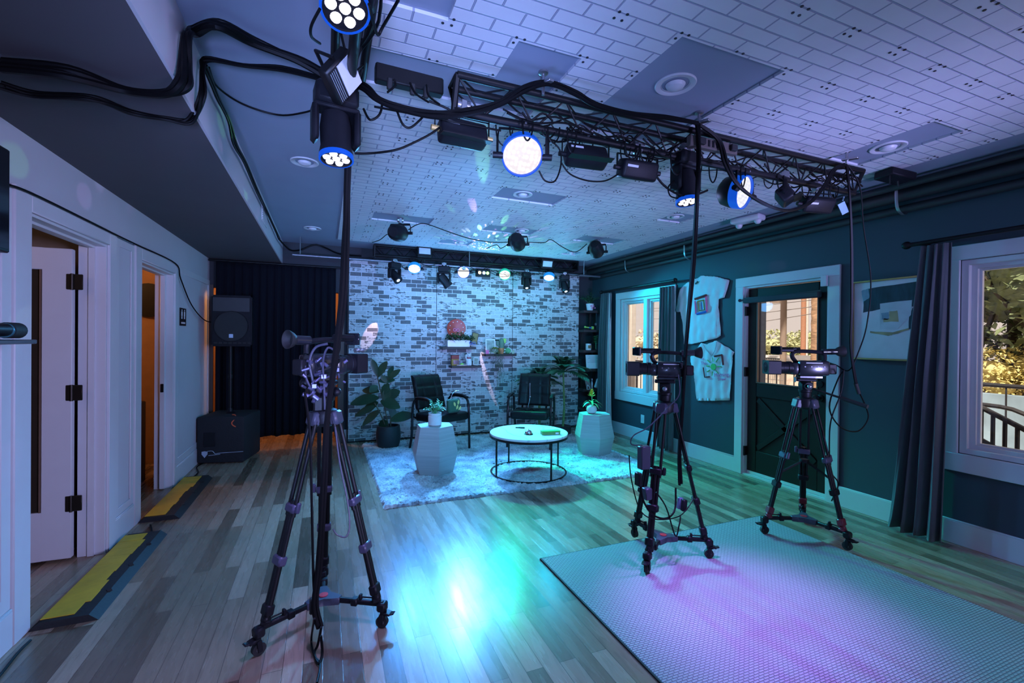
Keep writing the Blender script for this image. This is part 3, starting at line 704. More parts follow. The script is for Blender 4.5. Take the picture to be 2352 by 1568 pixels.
# things on the coffee table
TZ = .454
def tp(u, v, z=TZ): return P(u, v, Z=z)
p = tp(1214, 997); o = thing('call_bell', 'small chrome call bell on the coffee table', 'bell', (p.x, p.y, TZ))
m = MB(); m.lathe([(.046, 0), (.048, .006), (.03, .010)], n=24); m.build('base', BLK, o); m = MB(); m.lathe([(.040, .010), (.038, .024), (.026, .038), (.008, .044), (.004, .05), (.007, .056), (.001, .06)], n=24); m.build('dome', CHROME, o)
p = tp(1264, 997); o = thing('green_card_box', 'green flat box on the right side of the coffee table', 'box', (p.x, p.y, TZ), R(-8))
m = MB(); m.b2((-.10, -.035, 0), (.10, .035, .028), .003); m.build('box_body', mat('dull_green_card', (.12, .24, .06), .5), o)
m = MB(); m.b2((-.102, -.037, .028), (.102, .037, .042), .003); m.build('box_lid', mat('green_card', (.05, .38, .05), .5), o)
m = MB(); m.b2((.045, -.0375, .006), (.08, -.035, .024)); m.build('label_patch', PAPER, o)
p = tp(1198, 983); m = MB(); m.box((p.x, p.y, TZ + .006), (.07, .035, .012), (0, 0, -.5), bev=.004); m.tube([(p.x - .03, p.y + .01, TZ + .006), (p.x - .06, p.y + .03, TZ + .006)], .006); tag(m.build('key_fob', BLK), 'small black key fob on the far side of the coffee table', 'key fob')
# lapel mic on right chair + remote, bag on left chair
m = MB(); m.tube([(2.50, 5.44, .875), (2.49, 5.42, .80), (2.48, 5.40, .68), (2.47, 5.43, .56)], .004, n=6); m.sph((2.487, 5.405, .70), .012, 8); tag(m.build('lapel_microphone', CHROME), 'silver lapel microphone wire draped down the right armchair back', 'microphone')
m = MB(); m.box((2.50, 5.50, .515), (.09, .055, .03), (0, 0, .4), bev=.006); m.box((2.60, 5.47, .515), (.085, .05, .03), (0, 0, .2), bev=.006); m.tube([(2.46, 5.52, .52), (2.40, 5.56, .53), (2.38, 5.62, .52)], .006); tag(m.build('wireless_transmitter', BLK), 'black wireless transmitter pack lying on the right armchair seat', 'transmitter')
o = thing('gift_bag', 'dark bag with yellow leaf print on the left armchair seat', 'bag', (1.50, 5.58, .52), R(20))
m = MB(); m.b2((-.09, -.04, 0), (.09, .04, .17), .02); m.build('bag_body', mat('dark_green_cloth', (.03, .10, .06), .7), o)
m = MB(); [m.leaf((a, -.045, b), (c, 0, 1), (0, -1, 0), .06, .03, 0) for a, b, c in ((.02, .04, .3), (.05, .03, .8), (0, .08, -.4), (.04, .1, .2))]; m.build('leaf_print', mat('pale_yellow_print', (.6, .6, .2), .6), o)
m = MB(); m.tube([(-.05, 0, .16), (.0, 0, .25), (.07, -.01, .27)], .005); m.build('handle', CHROME, o)
# plant in white pot on left table
def bushy(loc, r, h, n, leafL, m, seed, spread=1.0):
    rnd = random.Random(seed); mb = MB()
    for i in range(n):
        a = rnd.uniform(0, 2 * pi); e = rnd.uniform(.15, 1.0); st = Vector((cos(a) * r * e * spread, sin(a) * r * e * spread, h * (1.05 - .5 * e) * rnd.uniform(.5, 1.05)))
        mb.tube([(0, 0, 0), st * .5 + Vector((0, 0, h * .18)), st], .0018, n=3, smooth=2)
        for q in range(7):
            t = .35 + .65 * q / 6; p = st * t + Vector((0, 0, h * .18 * (1 - t))); b = rnd.uniform(0, 2 * pi)
            mb.leaf(p, (cos(b), sin(b), rnd.uniform(-.2, .9)), (0, 0, 1), leafL * rnd.uniform(.7, 1.2), leafL * .55, .2, 3)
    return mb
o = thing('potted_leafy_plant', 'small green leafy plant in a white pot on the taller front side table', 'plant', (1.09, 4.80, .521))
m = MB(); m.lathe([(.058, 0), (.070, .01), (.072, .10), (.066, .105), (.069, .112), (.069, .135), (.060, .135), (.058, .11), (.001, .108)], n=28); m.build('pot', WHITEC, o)
mb = bushy(None, .14, .20, 34, .028, None, 4); bmesh.ops.translate(mb.bm, vec=(0, 0, .10), verts=mb.bm.verts); mb.build('foliage', GREENB, o)
o = thing('bromeliad_in_vase', 'yellow flowered plant in a round white vase on the far side table', 'plant', (3.12, 4.92, .521))
m = MB(); m.lathe([(.03, 0), (.058, .018), (.068, .055), (.056, .092), (.024, .108), (.026, .118), (.018, .118), (.016, .1)], n=28); m.build('vase', WHITEC, o)
m = MB(); m.tube([(0, 0, .1), (.004, 0, .17), (0, 0, .26)], .006)
for i in range(9):
    a = i * 2.4; m.leaf((0, 0, .11 + .006 * i), (cos(a), sin(a), .55), (0, 0, 1), .17, .03, .75, 7)
m.build('leaves', GREENB, o)
m = MB()
for i in range(40):
    a = i * 2.4; z = .21 + .002 * i; m.leaf((0, 0, z), (cos(a), sin(a), .5 + i * .04), (0, 0, 1), .065 - .0008 * i, .018, .1, 3)
m.build('flower', YEL, o)
# rubber plant
o = thing('rubber_plant', 'tall broad leaved rubber plant in a dark pot at the left end of the rug', 'plant', (.78, 6.17, .0))
m = MB(); m.lathe([(.105, 0), (.135, .02), (.157, .11), (.158, .20), (.145, .295), (.128, .297), (.126, .26), (.001, .262)], n=32); m.build('pot', mat('charcoal_planter', (.022, .024, .028), .6), o)
m = MB(); m.lathe([(.128, .255), (.001, .272)], n=24); m.build('soil', SOIL, o)
rv = (cos(R(-22)), sin(R(-22)))      # image-right in the room
def W3(a, z, b=0): return Vector((rv[0] * a - b * .37, rv[1] * a - b * .93, z))
stems = [[W3(0, .26), W3(-.04, .5, .02), W3(-.10, .75, .03), W3(-.15, .97, .03)], [W3(.03, .26), W3(.02, .55), W3(-.02, .86), W3(0, .93)], [W3(-.03, .26), W3(-.10, .45, .03), W3(-.17, .6, .06)]]
m = MB(); [m.tube(s, .008, n=6) for s in stems]; m.build('stems', BARK, o)
lf = [(-.15, .95, -.25, 1, .26, .09), (-.14, .93, .45, 1, .27, .10), (-.13, .88, .9, .25, .2, .10), (-.14, .82, -.3, -.2, .12, .10), (-.12, .74, -1, .25, .24, .11), (-.12, .66, -1, -.03, .34, .14), (-.1, .62, 1, -.05, .28, .14), (-.13, .60, -.8, -.35, .24, .13), (-.16, .55, -1, -.3, .26, .09), (-.1, .50, -.9, -.6, .25, .10),
      (0, .93, .25, 1, .18, .07), (0, .90, .7, .8, .22, .08), (-.02, .86, -.5, .9, .14, .06), (0, .80, -.05, -.6, .17, .13), (0, .66, .75, .65, .21, .13), (.01, .60, .35, -.9, .22, .09), (.03, .36, 1, .45, .32, .13), (0, .34, -.5, -.25, .18, .14), (-.08, .7, .3, .6, .2, .1)]
rnd = random.Random(9)
for i, (a, z, da, dz, L_, W_) in enumerate(lf):
    m = MB(); m.leaf(W3(a, z, .03), W3(da, dz, rnd.uniform(-.3, .45)), W3(0, .5, 1), L_ * 1.08, W_ * 1.08, .18, 9, .12); m.build('leaf', GREEN, o, sharp=80)
# palm
def palm(loc, trunks, crown, label, nm, seed):
    o = thing(nm, label, 'plant', loc); rnd = random.Random(seed)
    m = MB(); m.lathe([(.09, 0), (.12, .02), (.13, .14), (.115, .14), (.001, .13)], n=24); m.build('pot', mat('charcoal_planter', (.022, .024, .028)), o)
    m = MB(); [m.tube(t, [.019, .016, .014, .012], n=8) for t in trunks]; m.build('trunk', mat('ringed_green_trunk', (.14, .20, .06), .5, noise=.6, nscale=18, stretch=(1, 1, 9)), o)
    for (c, n, L0) in crown:
        for i in range(n):
            a = 2 * pi * i / n * 2.4 + rnd.uniform(-.2, .2); el = rnd.uniform(.25, 1.35); L = L0 * rnd.uniform(.8, 1.1)
            d = Vector((cos(a) * cos(el), sin(a) * cos(el), sin(el)))
            K = 14; pts = [Vector(c) + d * L * t - Vector((0, 0, 1)) * L * .42 * t * t for t in [k / K for k in range(K + 1)]]
            m = MB(); m.tube(pts, .003, n=4, smooth=0)
            for k in range(2, K + 1):
                dr = (pts[k] - pts[k - 1]).normalized(); sd = dr.cross(Vector((0, 0, 1))).normalized()
                for s in (-1, 1): m.leaf(pts[k], dr * .9 + sd * s * .8, (0, 0, 1), L * .42 * sin(pi * (.18 + .72 * k / (K + 1))), .020, .25, 3)
            m.build('frond', GREENP, o)
    return o
palm((3.36, 6.10, .0), [[(0, 0, .12), (.02, 0, .4), (.01, 0, .7), (0, 0, .97)]], [((0, 0, .95), 36, .42)], 'feathery palm with ringed trunk behind the right armchair', 'potted_palm', 5)
palm((3.02, 6.22, .0), [[(0, 0, .12), (.0, 0, .5), (.03, 0, .7), (.02, 0, .85)]], [((0, 0, .84), 26, .36)], 'shorter bushy palm against the brick, left of the taller palm', 'potted_palm', 8)

# ================================================================ SMALL SHELVES AND WHAT STANDS ON THEM
SY = 6.52
def shelf(a, b, z, y0, y1, label, grp):
    m = MB(); m.b2((a, y0, z - .035), (b, y1, z), .003); return tag(m.build('floating_shelf', WOODD), label, 'shelf', grp)
shelf(1.56, 2.07, 1.33, 6.43, BY, 'dark floating shelf on the brick holding the planter of greenery', 'floating shelves on the brick')
shelf(1.70, 2.16, 1.055, 6.43, BY, 'lowest dark floating shelf on the brick, holding the white cat', 'floating shelves on the brick')
shelf(2.22, 2.72, 1.225, 6.43, BY, 'dark floating shelf on the brick holding the orange mug and trailing plant', 'floating shelves on the brick')
o = thing('tabletop_planter', 'long white planter box full of dark greenery on the upper left shelf', 'plant', (1.81, 6.50, 1.33))
m = MB(); m.b2((-.17, -.05, 0), (.17, .05, .10), .004); m.build('planter_box', WHITEC, o)
mb = MB(); rnd = random.Random(3)
for i in range(300):
    x = rnd.uniform(-.2, .24); mb.leaf((x, rnd.uniform(-.06, .05), .09 + rnd.random() * .12 * (1 - abs(x) * 2.2)), (rnd.uniform(-1, 1), rnd.uniform(-1, .5), rnd.uniform(-.2, 1)), (0, 0, 1), .05, .024, .4, 3)
mb.build('foliage', mat('moss_green_leaf', (.03, .09, .03), .6, noise=.4), o)
for i, (x, y, z, mm) in enumerate(((.10, -.06, .2, WHITEC), (-.07, -.07, .25, PINK), (.18, -.06, .06, BLU))):
    m = MB(); [m.tube([(x + .02 * cos(a), y, z + .02 * sin(a)) for a in [k * pi / 6 for k in range(q, q + 13)]], .004, n=5, smooth=0) for q in (0,)]; m.tube([(x + .05 + .02 * cos(a), y, z - .004 + .02 * sin(a)) for a in [k * pi / 6 for k in range(13)]], .004, n=5, smooth=0)
    tag(m.build('toy_glasses' if mm != BLU else 'toy_ring_pair', mm, o), 'white round novelty glasses' if mm == WHITEC else ('pink novelty glasses' if mm == PINK else 'blue ring pair'))
o = thing('red_ornamental_disc', 'round red glass disc with pale dots above the planter shelf', 'ornament', (1.80, 6.555, 1.60))
m = MB(); m.lathe([(.001, 0), (.10, .004), (.135, .02), (.145, .03), (.14, .036), (.04, .02), (.001, .02)], (0, .03, 0), (0, -1, 0), 40); m.build('disc', RED, o)
for k in range(10):
    m = MB(); a = k * pi / 5 + .2; m.sph((.105 * cos(a), -.004, .105 * sin(a)), .007, 8, (1, .4, 1)); m.build('dot', PAPER, o)
m = MB(); m.box((0, .045, -.13), (.02, .02, .28)); m.build('stand', BLKM, o)
o = thing('tilted_picture', 'tilted small dark picture leaning above the gap between the shelves', 'picture', (2.09, 6.555, 1.46))
m = MB(); Rm = Euler((0, R(14), 0)).to_matrix(); m.box((0, .02, 0), (.105, .015, .17), rot=Rm, bev=.003); m.build('frame', WOODD, o)
m = MB(); m.box((0, .011, 0), (.085, .003, .15), rot=Rm); m.build('print', mat('olive_and_brown_print', (.16, .13, .04), .5, noise=.9, nscale=14), o)
# lower shelf
o = thing('candy_box', 'small red and yellow box at the left end of the lowest shelf', 'box', (1.765, 6.50, 1.055)); m = MB(); m.b2((-.055, -.03, 0), (.055, .03, .15), .003); m.build('box_body', mat('mustard_card', (.35, .20, .03), .6), o)
m = MB(); m.b2((-.056, -.032, .095), (.056, .031, .152), .002); m.build('lid', mat('brick_red_card', (.30, .035, .03), .6), o); m = MB(); m.b2((-.03, -.0335, .02), (.05, -.03, .08)); m.build('window_patch', SCREEN, o)
o = thing('small_tray', 'shallow silver tray with a lime half on the lowest shelf', 'tray', (1.87, 6.49, 1.055)); m = MB(); m.b2((-.09, -.04, 0), (.09, .04, .012), .004); m.build('tray_base', STEEL, o)
m = MB(); m.lathe([(.03, .012), (.026, .028), (.012, .036), (.001, .038)], n=16); m.build('lime_half', mat('lime_green', (.35, .65, .12), .4), o)
o = thing('cat_figurine', 'white sitting cat figurine with a red scarf on the lowest shelf', 'figurine', (1.975, 6.49, 1.055))
m = MB(); m.lathe([(.036, 0), (.046, .02), (.044, .06), (.032, .10), (.024, .115)], n=20); m.sph((0, -.004, .145), .036, 16, (1.05, .95, .95))
for s in (-1, 1): m.cyl((s * .02, -.002, .168), (s * .026, -.002, .196), .013, .001, n=6); m.sph((s * .018, -.034, .012), .015, 10)
m.tube([(-.035, -.01, .08), (-.05, -.02, .12), (-.045, -.02, .165)], .011); m.build('body', WHITEC, o)
m = MB(); m.lathe([(.030, .100), (.036, .108), (.030, .118)], n=20); m.build('scarf', mat('red_cloth', (.35, .03, .05), .8), o)
m = MB(); [m.sph((s * .013, -.039, .148), .004, 6) for s in (-1, 1)]; m.sph((0, -.04, .138), .003, 6); m.build('face', BLK, o)
def photo(x, y, z, w, h, label, tilt=0, fr=WHITEC, pic=None, rz=0):
    o = thing('photo_frame', label, 'photo frame', (x, y, z), rz); Rm = Euler((R(-10), R(tilt), 0)).to_matrix()
    m = MB(); m.box((0, 0, h / 2), (w, .012, h), rot=Rm, bev=.003); m.build('frame', fr, o)
    m = MB(); m.box((0, -.007, h / 2), (w * .78, .002, h * .8), rot=Rm); m.build('print', pic or mat('muddled_print', (.20, .22, .20), .5, noise=.9, nscale=18), o); return o
photo(2.09, 6.50, 1.055, .085, .12, 'small white framed photo at the right end of the lowest shelf', 8)
# right shelf
photo(2.33, 6.53, 1.225, .16, .23, 'larger pale framed print on the right shelf behind the trailing plant')
photo(2.44, 6.57, 1.225, .10, .22, 'narrow striped framed print on the right shelf beside the cactus figure', fr=BLKM, pic=mat('pale_striped_print', (.45, .40, .48), .5, noise=.9, nscale=9, stretch=(9, 1, .1)))
m = MB(); m.b2((2.235, 6.47, 1.225), (2.285, 6.475, 1.285)); tag(m.build('pink_card', PINK), 'small pink card at the left end of the right shelf', 'card')
o = thing('mug', 'orange printed mug at the middle of the right shelf', 'mug', (2.485, 6.48, 1.225)); m = MB(); m.lathe([(.035, 0), (.037, .01), (.048, .09), (.044, .09), (.034, .01), (.001, .008)], n=24); m.build('cup', mat('orange_print_ceramic', (.62, .20, .08), .35, noise=.4, nscale=25), o)
m = MB(); m.tube([(.04, 0, .07), (.07, 0, .065), (.07, 0, .03), (.038, 0, .02)], .005); m.build('handle', WHITEC, o)
o = thing('cactus_ornament', 'grey green cactus ornament with a lime top on the right shelf', 'ornament', (2.52, 6.555, 1.225)); m = MB(); m.lathe([(.04, 0), (.045, .08), (.042, .19), (.03, .225), (.001, .235)], n=14); m.tube([(-.035, 0, .12), (-.07, 0, .14), (-.07, 0, .2)], .016); m.build('body', mat('grey_green_ceramic', (.12, .20, .14), .6), o)
m = MB(); m.box((.045, -.01, .20), (.05, .02, .07), (0, .2, 0), bev=.006); m.build('lime_tag', mat('lime_green', (.35, .65, .12)), o)
o = thing('toy_ball_plant', 'green domed succulent with white rim on the right shelf', 'plant', (2.60, 6.49, 1.225)); m = MB(); m.sph((0, 0, .045), .05, 14, (1, .9, .9)); m.build('dome', GREENB, o); m = MB(); m.tube([(.05 * cos(a), -.02, .05 + .045 * sin(a)) for a in [k * pi / 8 for k in range(-3, 6)]], .005); m.build('rim', WHITEC, o)
m = MB(); m.b2((2.655, 6.46, 1.225), (2.70, 6.50, 1.28), .004); tag(m.build('small_jar', mat('pale_green_glass', (.40, .52, .40), .2)), 'small pale green block at the right end of the right shelf', 'jar')
o = thing('trailing_plant', 'trailing plant in a yellow green cluster hanging far below the right shelf', 'plant', (2.38, 6.46, 1.225)); mb = MB(); rnd = random.Random(12)
for i in range(150):
    a, e = rnd.uniform(0, 2 * pi), rnd.uniform(-.4, 1.4); mb.leaf((.055 * cos(a) * cos(e), .045 * sin(a) * cos(e), .04 + .05 * sin(e)), (cos(a), sin(a), e), (0, 0, 1), .035, .014, .3, 3)
mb.build('crown', mat('olive_yellow_leaf', (.30, .34, .06), .6, noise=.4), o)
mb = MB()
for i in range(16):
    x, y = rnd.uniform(-.05, .09), -.055 - rnd.random() * .03; L = rnd.uniform(.2, .55); pts = [(x, y + .03, .05), (x * 1.3, y, -.02)] + [(x * 1.3 + .012 * sin(k * 1.7 + i), y, -.02 - L * k / 6) for k in range(1, 7)]
    mb.tube(pts, .0013, n=3, smooth=2)
    for k in range(int(L * 55)):
        z = -.02 - L * k / (L * 55); mb.leaf((x * 1.3 + .012 * sin(k * .5), y, z), (rnd.uniform(-1, 1), rnd.uniform(-1, .3), rnd.uniform(-.8, .3)), (0, 0, 1), .018, .012, .2, 2)
mb.build('trails', mat('dusty_green_leaf', (.06, .12, .06), .6, noise=.4), o)
# corner shelves
o = thing('corner_shelf_unit', 'dark zigzag corner shelf between the brick backdrop and the far window', 'shelf unit', (4.06, 6.45, 0))
CZ = [1.935, 1.62, 1.285, .975, .65, .335]
for z in CZ:
    m = MB(); m.prism([(-.17, -.06), (.17, -.10), (.17, .15), (-.15, .15)], lambda a, b, h: (a, b, h), z - .04, z); m.build('shelf', WOODD, o)
m = MB(); m.b2((.13, .12, 0), (.17, .15, 1.95)); [m.b2((-.10 if i % 2 else .05, .12, CZ[i + 1]), (-.07 if i % 2 else .08, .15, CZ[i])) for i in range(5)]; m.build('back_post', WOODD, o)
o = thing('potted_fern', 'bushy green plant in a white and pink pot on the topmost corner shelf', 'plant', (4.02, 6.42, 1.935))
m = MB(); m.lathe([(.045, 0), (.05, .01), (.065, .11), (.058, .11), (.045, .02), (.001, .02)], n=20); m.build('pot', WHITEC, o)
m = MB(); [m.b2((.0 + .025 * k, -.066 + .004 * k, .03 + .03 * (k % 2)), (.02 + .025 * k, -.058 + .004 * k, .05 + .03 * (k % 2))) for k in range(-1, 3)]; m.build('pink_checks', PINK, o)
mb = bushy(None, .22, .20, 30, .04, None, 6); bmesh.ops.translate(mb.bm, vec=(-.02, -.02, .09), verts=mb.bm.verts); mb.build('foliage', GREENP, o)
m = MB(); m.cyl((4.13, 6.40, 1.935), (4.13, 6.40, 1.64), .002, n=5); m.sph((4.13, 6.40, 1.71), .03, 14); tag(m.build('hanging_ornament', mat('smoky_glass', (.08, .08, .09), .15)), 'small glass bulb hanging from the topmost corner shelf', 'ornament')
o = thing('lime_toy', 'bright green and blue toy on the second corner shelf', 'toy', (4.01, 6.40, 1.62)); m = MB(); m.box((-.04, 0, .035), (.09, .03, .02), (0, .1, 0), bev=.006); m.box((.05, 0, .03), (.05, .03, .05), bev=.008); m.sph((-.09, 0, .04), .018, 8); m.build('toy_body', mat('lime_green', (.35, .65, .12)), o); m = MB(); m.box((.0, -.018, .03), (.05, .006, .02)); m.build('blue_stripe', BLU, o)
o = thing('mug', 'brown printed mug on the third corner shelf', 'mug', (3.98, 6.39, 1.285)); m = MB(); m.lathe([(.042, 0), (.045, .01), (.045, .105), (.040, .105), (.038, .01), (.001, .01)], n=22); m.build('cup', WHITEC, o); m = MB(); m.b2((-.03, -.048, .03), (.03, -.038, .08)); m.build('printed_patch', mat('brown_print', (.20, .11, .05), .5, noise=.8, nscale=25), o); m = MB(); m.tube([(.04, 0, .085), (.075, 0, .08), (.075, 0, .035), (.04, 0, .025)], .006); m.build('handle', BLK, o)
o = thing('air_plant_in_glass', 'light green succulent in a clear bottle on the third corner shelf', 'plant', (4.12, 6.39, 1.285)); m = MB(); m.lathe([(.03, 0), (.034, .06), (.018, .11), (.02, .13)], n=16, cap=False); m.build('bottle', GLASS, o)
mb = MB()
for i in range(22): a = i * 2.4; mb.leaf((0, 0, .10 + .006 * i), (cos(a), sin(a), .3), (0, 0, 1), .075, .05, .1, 4)
mb.tube([(0, 0, .02), (0, 0, .2)], .006); mb.build('leaves', GREENB, o)
o = thing('paper_certificate', 'white printed certificate leaning on the fourth corner shelf', 'certificate', (4.07, 6.37, .975)); m = MB(); m.box((0, 0, .12), (.29, .006, .225), (R(-8), 0, 0), bev=.002); m.build('sheet', PAPER, o)
m = MB(); [m.box((-.01 * (k % 2), -.006 - .0015 * (0), .045 + .022 * k), (.22 - .05 * (k % 3), .002, .004), (R(-8), 0, 0)) for k in range(8)]; m.build('printed_lines', mat('grey_ink', (.25, .27, .32), .8), o)
o = thing('hand_ornaments', 'pale mitten shaped ornaments with a clear bottle on the fifth corner shelf', 'ornament', (4.06, 6.38, .65))
m = MB(); m.box((.09, 0, .085), (.07, .035, .16), (0, .35, 0), bev=.025, seg=3); m.build('right_mitten', WHITEG, o); m = MB(); m.box((-.07, .03, .08), (.085, .03, .15), (0, -.25, 0), bev=.03, seg=3); m.build('left_mitten', mat('dusty_rose_ceramic', (.30, .20, .20), .5), o); m = MB(); m.lathe([(.02, 0), (.022, .09), (.01, .12), (.014, .17)], (0, .02, 0), n=12); m.build('bottle', STEEL, o); m = MB(); m.tube([(-.13, -.04, 0), (-.12, -.04, .07), (-.07, -.04, .01), (-.13, -.04, 0)], .006); m.build('triangle', WHITEC, o)
o = thing('small_photo', 'little round framed picture on the lowest corner shelf', 'photo frame', (3.97, 6.40, .335)); m = MB(); m.lathe([(.055, 0), (.055, .012), (.045, .014), (.001, .010)], (0, 0, .06), (0, -1, 0), 20); m.build('frame', mat('dusty_rose_ceramic', (.30, .20, .20)), o)

# ================================================================ SPEAKER STACK
o = thing('subwoofer_in_cover', 'black covered subwoofer on the floor in the far left corner', 'subwoofer', (-1.045, 6.28, 0), R(-12))
m = MB(); m.box((0, 0, .275), (.50, .52, .53), bev=.025, seg=2); m.build('cover', mat('black_nylon_cover', (.010, .011, .015), .8, bump=.3), o)
m = MB(); m.b2((-.256, -.09, .20), (-.248, .05, .36), .003); m.b2((-.17, -.268, .2), (-.05, -.26, .36), .003); m.build('side_handle', BLK, o)
SILV = mat('silver_blue_print', (.35, .42, .52), .4)
m = MB(); m.prism([(0, .035), (.03, .03), (.03, 0), (.0, -.04), (-.03, 0), (-.03, .03)], lambda a, b, h: (a - .16, -.2605 - h, b + .115), 0, .003); m.build('badge', SILV, o)
m = MB(); m.tube([(-.13, -.263, .15), (-.08, -.263, .15), (-.05, -.263, .12), (.0, -.263, .125), (.24, -.263, .135)], .0035, n=5); m.tube([(-.12, -.263, .10), (.0, -.263, .112)], .0035, n=5); m.build('logo_swoosh', SILV, o)
m = MB(); m.lathe([(.05, .53), (.06, .545), (.03, .56), (.022, .60)], n=16); m.build('pole_cup', BLK, o)
m = MB(); m.tube([(.10, -.20, .55), (.14, -.22, .545), (.15, -.25, .51), (.12, -.262, .47), (.13, -.264, .44), (.16, -.262, .42)], .006, n=6); tag(m.build('zip_cord', mat('orange_cord', (.80, .12, .04), .6), o), 'orange cord')
m = MB(); m.cyl((-1.045, 6.28, .55), (-1.045, 6.28, 1.36), .018, n=12); m.cyl((-1.045, 6.28, .95), (-1.045, 6.28, 1.0), .026, n=12); tag(m.build('speaker_pole', BLKM), 'black pole between the subwoofer and the loudspeaker', 'speaker pole')
o = thing('loudspeaker', 'black loudspeaker on a pole in front of the velvet curtain', 'speaker', (-1.005, 6.33, 1.335), R(-6))
m = MB(); m.prism([(-.215, -.16), (.215, -.16), (.15, .17), (-.15, .17)], lambda a, b, h: (a, b, h), 0, .60); bmesh.ops.bevel(m.bm, geom=m.bm.edges[:], offset=.018, segments=2, affect='EDGES'); m.build('cabinet', BLK, o)
m = MB(); m.lathe([(.165, 0), (.172, .012), (.18, .012)], (0, -.160, .235), (0, -1, 0), 40); m.lathe([(.001, .006), (.10, .004), (.165, .001)], (0, -.160, .235), (0, -1, 0), 40); m.build('woofer_grille', mat('dark_speaker_mesh', (.02, .02, .022), .6, bump=.6, bscale=400), o)
m = MB(); m.prism([(-.19, .41), (.19, .41), (.19, .57), (-.19, .57)], lambda a, b, h: (a * (1 - h), -.163 + h * .3, .49 + (b - .49) * (1 - h * 2.2)), 0, .30); m.build('horn', mat('dark_grey_horn', (.035, .035, .038), .5), o)
m = MB(); m.b2((-.022, -.176, .10), (.022, -.168, .145), .003); m.build('badge', mat('pale_blue_badge', (.45, .55, .72), .4), o)
m = MB(); [m.b2((-.18 + .05 * k, -.163, .03), (-.145 + .05 * k, -.160, .05)) for k in range(8) if abs(k - 3.5) > .4]; m.build('port_slots', RUB, o)

# ================================================================ THINGS ON THE WALLS
def onR(u, v, d=.03): return P(u, v, X=XR - d)
def shirt(px, label, seed):
    o = thing('tee_shirt', label, 'shirt', onR(sum(p[0] for p in px) / len(px), sum(p[1] for p in px) / len(px), .02), group='white tee shirts pinned on the slate wall')
    pts = [onR(u, v, 0) for u, v in px]; m = MB(); b = bmesh.new(); vs = [b.verts.new((p.x, p.y, p.z)) for p in pts]; b.faces.new(vs)
    bmesh.ops.triangulate(b, faces=b.faces[:]); 
    for _ in range(4): bmesh.ops.subdivide_edges(b, edges=[e for e in b.edges if e.calc_length() > .035], cuts=1); bmesh.ops.triangulate(b, faces=b.faces[:])
    for v in b.verts: v.co.x = XR - .018 - .007 * sin(v.co.y * 55 + seed) * (1.2 - .3 * v.co.z) - .003 * sin(v.co.z * 30 + v.co.y * 40)
    m.merge(b); m.build('fabric', SHIRT, o, world=True, sharp=80, solid=.008); return o
def stroke(o, px, w, mt, name, d=.034):
    m = MB(); m.tube([onR(u, v, d) for u, v in px], w, n=4, smooth=0, flat=None); return m.build(name, mt, o, world=True)
def X2(pts, s, ox, oy): return [(ox + a / s, oy + b / s) for a, b in pts]
o = shirt(X2([(30, 800), (60, 700), (80, 560), (130, 400), (200, 310), (290, 240), (400, 200), (480, 165), (545, 118), (600, 112), (640, 125), (740, 132), (850, 137), (920, 170), (1010, 190), (1110, 210), (1065, 400), (1020, 550), (900, 580), (880, 650), (905, 880), (912, 1080), (940, 1310), (860, 1365), (700, 1400), (500, 1440), (350, 1480), (205, 1485), (190, 1300), (170, 1000), (155, 835), (55, 845)], 8.714, 1550, 620), 'white tee shirt with a framed colour drawing, upper of the two on the slate wall', 1)
S1 = lambda pts: X2(pts, 8.714, 1550, 620)
stroke(o, S1([(400, 580), (630, 500)]), .014, BRN, 'print_top_bar'); stroke(o, S1([(405, 620), (425, 880)]), .012, PINK, 'print_left_bar'); stroke(o, S1([(620, 530), (640, 830)]), .012, PINK, 'print_right_bar'); stroke(o, S1([(440, 880), (625, 835)]), .014, BLU, 'print_bottom_bar')
stroke(o, S1([(460, 625), (575, 600), (595, 790), (490, 815), (460, 625)]), .008, OLV, 'print_inner_frame'); stroke(o, S1([(530, 640), (545, 790)]), .007, BLU, 'print_middle_line')
m = MB(); p = onR(1600, 649, .03); m.box(p, (.012, .05, .018), (R(-30), 0, 0), bev=.003); m.build('clip', BLK, o, world=True)
S2 = lambda pts: X2(pts, 11.2, 1580, 790)
o = shirt(S2([(90, 330), (200, 170), (340, 10), (380, -30), (520, 10), (640, -20), (720, -80), (780, -85), (900, 0), (1050, 80), (1230, 205), (1190, 290), (1120, 420), (1110, 480), (1105, 700), (1100, 1000), (1100, 1445), (800, 1450), (500, 1452), (250, 1450), (240, 1100), (200, 750), (195, 555), (140, 520), (90, 460)]), 'white vee neck tee shirt with a green sun drawing, lower one on the slate wall', 2)
stroke(o, S2([(395, 10), (470, 140), (610, 300), (690, 180), (730, 20), (740, -60)]), .004, mat('shirt_seam_grey', (.40, .44, .50), .9), 'neckline')
stroke(o, S2([(680, 312), (870, 275), (905, 540)]), .011, BRN, 'print_upper_bracket'); stroke(o, S2([(395, 600), (432, 850), (560, 838)]), .009, BRN, 'print_lower_bracket')
m = MB(); c = onR(1580 + 655 / 11.2, 790 + 585 / 11.2, .032); m.lathe([(.040, 0), (.038, .004), (.001, .004)], c, (-1, 0, 0), 20); m.build('print_sun', GRN, o, world=True)
for k, (a, b) in enumerate((((635, 345), (648, 450)), ((795, 355), (718, 462)), ((500, 410), (575, 478)), ((470, 562), (555, 568)), ((755, 578), (855, 575)), ((490, 710), (565, 668)), ((632, 705), (618, 810)), ((718, 680), (785, 755)))): stroke(o, S2([a, b]), .006, GRN, 'print_sun_ray')
MW = Matrix(((0, 0, -1, 0), (-1, 0, 0, 0), (0, 1, 0, 0), (0, 0, 0, 1)))    # text facing into the room from the slate wall
